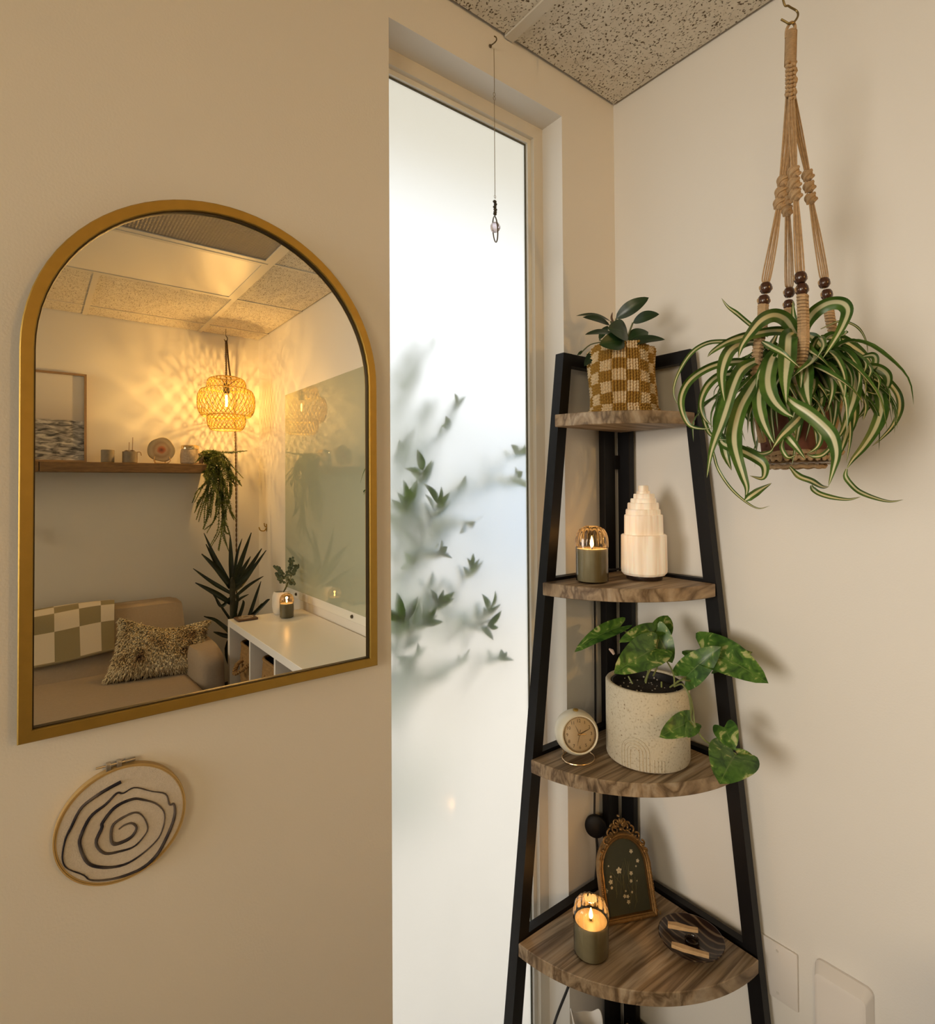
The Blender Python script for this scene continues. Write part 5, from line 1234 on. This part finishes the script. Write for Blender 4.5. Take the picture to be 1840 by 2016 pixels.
# white vase with eucalyptus
vs = thing('eucalyptus_vase', (-.150, -2.225, CZ), 'white vase with a small eucalyptus sprig behind the candle on the storage unit', 'vase')
v0 = np.array([-.142, -2.232+.0, CZ+.001])
obj('vase', MB().lathe([(0, 0), (.040, 0), (.047, .008), (.053, .050), (.051, .095), (.044, .118), (.040, .122), (.037, .118), (.044, .090), (.044, .03)], 40, v0, mod=lambda a, z: 1+.02*math.cos(5*a)), plain('matte_white', (.74, .71, .66), .5), vs)
EUC = leafmat('eucalyptus_leaf', (.06, .085, .05), (.13, .165, .095), .5, None, 30)
def me(x, y): return mir(380+x/5.111, 980+y/5.111, 1, -2.23)
root_ = v0+np.array([0, 0, .10])
for s in ([(950,880),(920,800),(860,720),(830,690)],[(955,860),(960,760),(985,680),(990,610)],[(955,850),(1000,770),(1030,710),(1050,680)],[(945,870),(890,840),(860,790),(850,760)],[(960,840),(990,850),(1005,870)]):
    P_ = spline([root_]+[me(x, y) for x, y in s], 18); obj('stem', MB().tube(P_, .0014, 5), STEM, vs)
    for i in range(8, 18):
        for sd in (-1, 1):
            d = norm(np.array([sd*rng.uniform(.5, 1), rng.uniform(-.4, .4), rng.uniform(-.3, .5)])); p = P_[i]
            obj('leaf', leaf_mb(p, p+d*rng.uniform(.013, .022), .016, norm(np.array([rng.uniform(-.4, .4), 1, rng.uniform(-.2, .6)])), 'ovate', nu=4, nv=5), EUC, vs)
# coaster
co = mir(481, 1216, 2, CZ+.01); cc = np.array([-.345, -2.205, CZ+.001])
cs = thing('wooden_coaster', cc, 'dark carved wooden square coaster on the corner of the storage unit', 'coaster')
CARV = plain('carved_dark_wood', (.085, .040, .018), .5, var=.3, scale=60)
obj('base', MB().rbox(cc+np.array([-.052, -.045, 0]), cc+np.array([.052, .045, .011]), .004, 2), CARV, cs)
b = MB()
for q in range(2): b.tube([cc+np.array([(.036-.016*q)*math.cos(a), (.030-.013*q)*math.sin(a), .0115]) for a in np.linspace(0, 2*PI, 25)[:-1]], .0022, 5, closed=True)
for k in range(6):
    a = 2*PI*k/6; b.ball(cc+np.array([.026*math.cos(a), .022*math.sin(a), .0112]), (.008, .003, .0022), 6, 4, rotz(a))
obj('carving', b, plain('pale_inlay', (.48, .38, .25), .6), cs)

# ================================================================== YUCCA IN THE CORNER
yu = thing('yucca_plant', (-.285, -2.66, 0), 'tall yucca with dark sword leaves standing in the corner behind the storage unit', 'potted plant')
obj('pot', MB().lathe([(0, 0), (.080, 0), (.088, .01), (.104, .22), (.107, .235), (.098, .236), (.093, .20), (0, .195)], 36, (-.272, -2.68, .001)), plain('charcoal_pot', (.05, .045, .04), .6), yu)
obj('soil', MB().lathe([(.094, .205), (0, .212)], 24, (-.272, -2.68, .001)), SOIL, yu)
YWID = 1.6
YUC = leafmat('yucca_leaf', (.007, .014, .006), (.022, .036, .013), .42, (.0, .04, (.03, .045, .018)), 14)
def my(x, y, Y=-2.66): return mir(380+x/5.111, 980+y/5.111, 1, Y)
trunk = [np.array([-.285, -2.66, .2]), my(400, 1150), my(395, 900), my(395, 800)]
obj('trunk', MB().tube(spline(trunk, 16), [.017]*12+[.015, .013, .011, .008], 10), plain('yucca_trunk', (.05, .045, .022), .8, var=.5, scale=50), yu)
YL = [((380,880),(108,355),(230,620),36),((385,860),(372,375),(378,600),44),((400,860),(492,410),(440,580),26),((405,860),(585,350),(480,640),48),((410,880),(690,510),(540,740),50),((415,900),(735,528),(560,760),40),
      ((405,900),(578,590),(500,720),40),((415,930),(622,700),(500,850),46),((375,900),(85,565),(240,720),52),((370,910),(128,465),(260,720),44),((375,960),(0,712),(190,850),36),((375,1060),(22,855),(210,955),48),
      ((380,1000),(205,960),(280,1090),30),((380,1210),(190,960),(260,1060),26),((415,1000),(708,788),(560,880),30),((430,1180),(455,960),(440,1060),36),((500,1185),(502,1028),(495,1100),40),((560,1185),(682,840),(620,1020),40),((640,1175),(772,1018),(700,1080),40),((600,1180),(698,1060),(650,1120),36),
      ((420,1060),(560,970),(480,1010),24),((400,1330),(108,1193),(250,1250),44),((400,1440),(205,1350),(290,1380),46)]
for (b0, t0, m0, wd) in YL:
    Y0 = -2.66; Y1 = -2.66+rng.uniform(-.10, .10); P_ = [my(*b0, Y0), my(*m0, (Y0+Y1)/2), my(*t0, Y1)]
    if b0[1] > 1150: P_[0] = np.array([-.285+rng.uniform(-.05, .05), -2.66, .5]); P_ = [np.array([-.285, -2.66, .30]), P_[0]]+[my(*m0, Y1), my(*t0, Y1)]
    obj('leaf', MB().ribbon(P_, wd/5.111*.0030*YWID, lambda t, T: np.array([.15, 1., .25]), cup=.3, nseg=18, taper=lambda t: min(1, .55+1.2*t)*max(.02, 1-t)**.55), YUC, yu)

# ================================================================== SOFA
sf = thing('sofa', (-1.2, -2.6, 0), 'low curved beige fabric sofa against the opposite wall in the mirror', 'sofa')
FAB = plain('beige_boucle', (.33, .265, .20), .95, var=.10, scale=90, bump=.35, bscale=420)
obj('seat_cushion', MB().rbox((-2.1, -2.72, .24), (-.565, -2.03, .452), .055, 5), FAB, sf)
obj('base', MB().rbox((-2.1, -3.0, .08), (-.46, -2.06, .26), .03, 3), FAB, sf)
b = MB()
def backf(u, v):
    # closed profile in (Y,z) swept along X
    prof = [(-3.03, .10), (-3.03, .745), (-3.015, .762), (-2.86, .762), (-2.838, .755), (-2.825, .735), (-2.62, .40), (-2.62, .10)]
    i = int(round(u*len(prof))) % len(prof); y, z = prof[i]; x = -2.1+v*(2.1-.535)
    e_ = max(0, (v-.97)/.03); return np.array([x-.012*0, y+(-.03*0), z-.012*e_*e_*(z > .5)])
nP = 8; b.grid(backf, nP, 40, cu=True); m0 = len(b.v)
b.f.append(tuple(range(nP))); b.f.append(tuple(40*nP+i for i in range(nP-1, -1, -1))); b.mi += [0, 0]
obj('back_cushion', b, FAB, sf, angle=30)
b = MB()
def arm(u, v):
    a = 2*PI*u; ca, sa = math.cos(a), math.sin(a); e_ = .55
    bul = 1+.06*math.sin(PI*min(1, v*1.2)); k = 1-.22*max(0, (v-.88)/.12)**2
    x = .082*bul*k*math.copysign(abs(ca)**e_, ca); y = .36*k*math.copysign(abs(sa)**e_, sa)
    return np.array([-.512+x+.05*max(0, -y-.05), -2.545+y, .08+.505*v])
b.grid(arm, 48, 24, cu=True); b.f.append(tuple(24*48+i for i in range(48))); b.mi.append(0)
obj('arm', b, FAB, sf, angle=45)
for x in (-2.0, -.52):
    for y in (-2.95, -2.15): obj('foot', MB().lathe([(0, 0), (.016, 0), (.022, .09), (0, .09)], 12, (x, y, .001)), OAK, sf)
# checked throw draped over the back
tw_ = thing('checked_throw', (-1.15, -2.84, .75), 'sage and cream checked knit throw draped over the sofa back', 'throw blanket')
M, N, L, P = nmat('checked_wool'); P.inputs['Roughness'].default_value = .95
tc = N.new('ShaderNodeTexCoord'); mp = N.new('ShaderNodeMapping'); ck = N.new('ShaderNodeTexChecker'); ck.inputs['Scale'].default_value = 1
mp.inputs['Scale'].default_value = (7.4, 5, 1); mp.inputs['Location'].default_value = (.25, .01, 0)
ck.inputs['Color1'].default_value = (.27, .225, .125, 1); ck.inputs['Color2'].default_value = (.66, .585, .465, 1)
L.new(tc.outputs['UV'], mp.inputs['Vector']); L.new(mp.outputs['Vector'], ck.inputs['Vector']); L.new(ck.outputs['Color'], P.inputs['Base Color'])
nb = N.new('ShaderNodeTexNoise'); nb.inputs['Scale'].default_value = 300; bp = N.new('ShaderNodeBump'); bp.inputs['Strength'].default_value = .4; bp.inputs['Distance'].default_value = .003
L.new(tc.outputs['Object'], nb.inputs['Vector']); L.new(nb.outputs['Fac'], bp.inputs['Height']); L.new(bp.outputs['Normal'], P.inputs['Normal'])
tprof = spline([(-2.99, 0, .70), (-2.985, 0, .772), (-2.93, 0, .790), (-2.855, 0, .790), (-2.812, 0, .758), (-2.765, 0, .672), (-2.695, 0, .550)], 61)
def throw(u, v):
    p = tprof[int(round((1-v)*60))]; x = -1.68+u*(1.68-.868)-.045*(1-v)*max(0, u-.8)*5*.6
    return np.array([x, p[0]+.006*math.sin(11*u+5*v), p[2]+.005*math.sin(7*u+3*v)-.014*math.sin(u*5)*(1-v)])
b = MB(); b.grid(throw, 60, 60); nvv = len(b.v)
b.grid(lambda u, v: throw(u, v)+np.array([0, -.004, -.008]), 60, 60)
obj('cloth', b, M, tw_, angle=60)
bn = [throw(u, 0)+np.array([0, .004, -.004]) for u in np.linspace(0, 1, 40)]
obj('hem', MB().tube(bn, .008, 8), plain('sage_wool', (.25, .21, .13), .95, bump=.4, bscale=300), tw_)
# shaggy pillow
pw = thing('shaggy_pillow', (-.72, -2.50, .46), 'shaggy cream sheepskin pillow with brown flecks on the sofa beside the arm', 'pillow')
pwc = np.array([[-.955, -2.47, .463], [-.508, -2.395, .455], [-.878, -2.62, .735], [-.445, -2.585, .665]])
pn = norm(np.cross(pwc[1]-pwc[0], pwc[2]-pwc[0])); pn = pn if pn[1] > 0 else -pn
def pil(u, v, s):
    p = (pwc[0]*(1-u)+pwc[1]*u)*(1-v)+(pwc[2]*(1-u)+pwc[3]*u)*v
    e_ = (max(0, 16*u*(1-u)*v*(1-v)))**.42
    p = p+np.array([0, 0, -1])*(.055*math.sin(PI*u)**1.4*v**2) + np.array([0, 0, .012])*math.sin(PI*u)*(1-v)**2
    p = p+(.5-u)*np.array([.05, 0, 0])*math.sin(PI*v)
    return p+pn*s*.062*e_
b = MB(); b.grid(lambda u, v: pil(u, v, 1), 24, 18); b.grid(lambda u, v: pil(1-u, v, -1), 24, 18)
M, N, L, P = nmat('shaggy_wool'); P.inputs['Roughness'].default_value = .9
tc = N.new('ShaderNodeTexCoord'); n = N.new('ShaderNodeTexNoise'); n.inputs['Scale'].default_value = 9; n.inputs['Detail'].default_value = 5
L.new(tc.outputs['Object'], n.inputs['Vector']); r = ramp(N, [(.30, (.16, .09, .045)), (.37, (.48, .35, .19)), (.48, (.70, .57, .36)), (.66, (.80, .70, .50))]); L.new(n.outputs['Fac'], r.inputs['Fac']); L.new(r.outputs['Color'], P.inputs['Base Color'])
SHAG = M
obj('body', b, SHAG, pw, angle=180)
b = MB()
for k in range(5200):
    u, v = rng.random(), rng.random(); s = 1 if rng.random() < .85 else -1
    if rng.random() < .16:
        if rng.random() < .5: v = float(rng.random() < .6)
        else: u = float(rng.random() < .5)
    p = pil(u, v, s); dn = norm(pn*s+np.array([(u-.5)*1.6, 0, (v-.55)*1.6])*.9+rng.normal(0, .35, 3)); l_ = rng.uniform(.018, .034)
    q = p+dn*l_*.55; e_ = q+(dn*.5+np.array([rng.normal(0, .3), 0, -.75]))*l_*.6; s1 = np.cross(dn, rng.normal(0, 1, 3)); s1 = s1/np.linalg.norm(s1)*.0042; s2 = norm(np.cross(dn, s1))*.0036
    b.add([p-s1, p+s1, p+s2, q-s1, q+s1, q+s2, e_], [(0, 1, 4, 3), (1, 2, 5, 4), (2, 0, 3, 5), (3, 4, 6), (4, 5, 6), (5, 3, 6)])
obj('shag_pile', b, SHAG, pw, kind='stuff', angle=180)
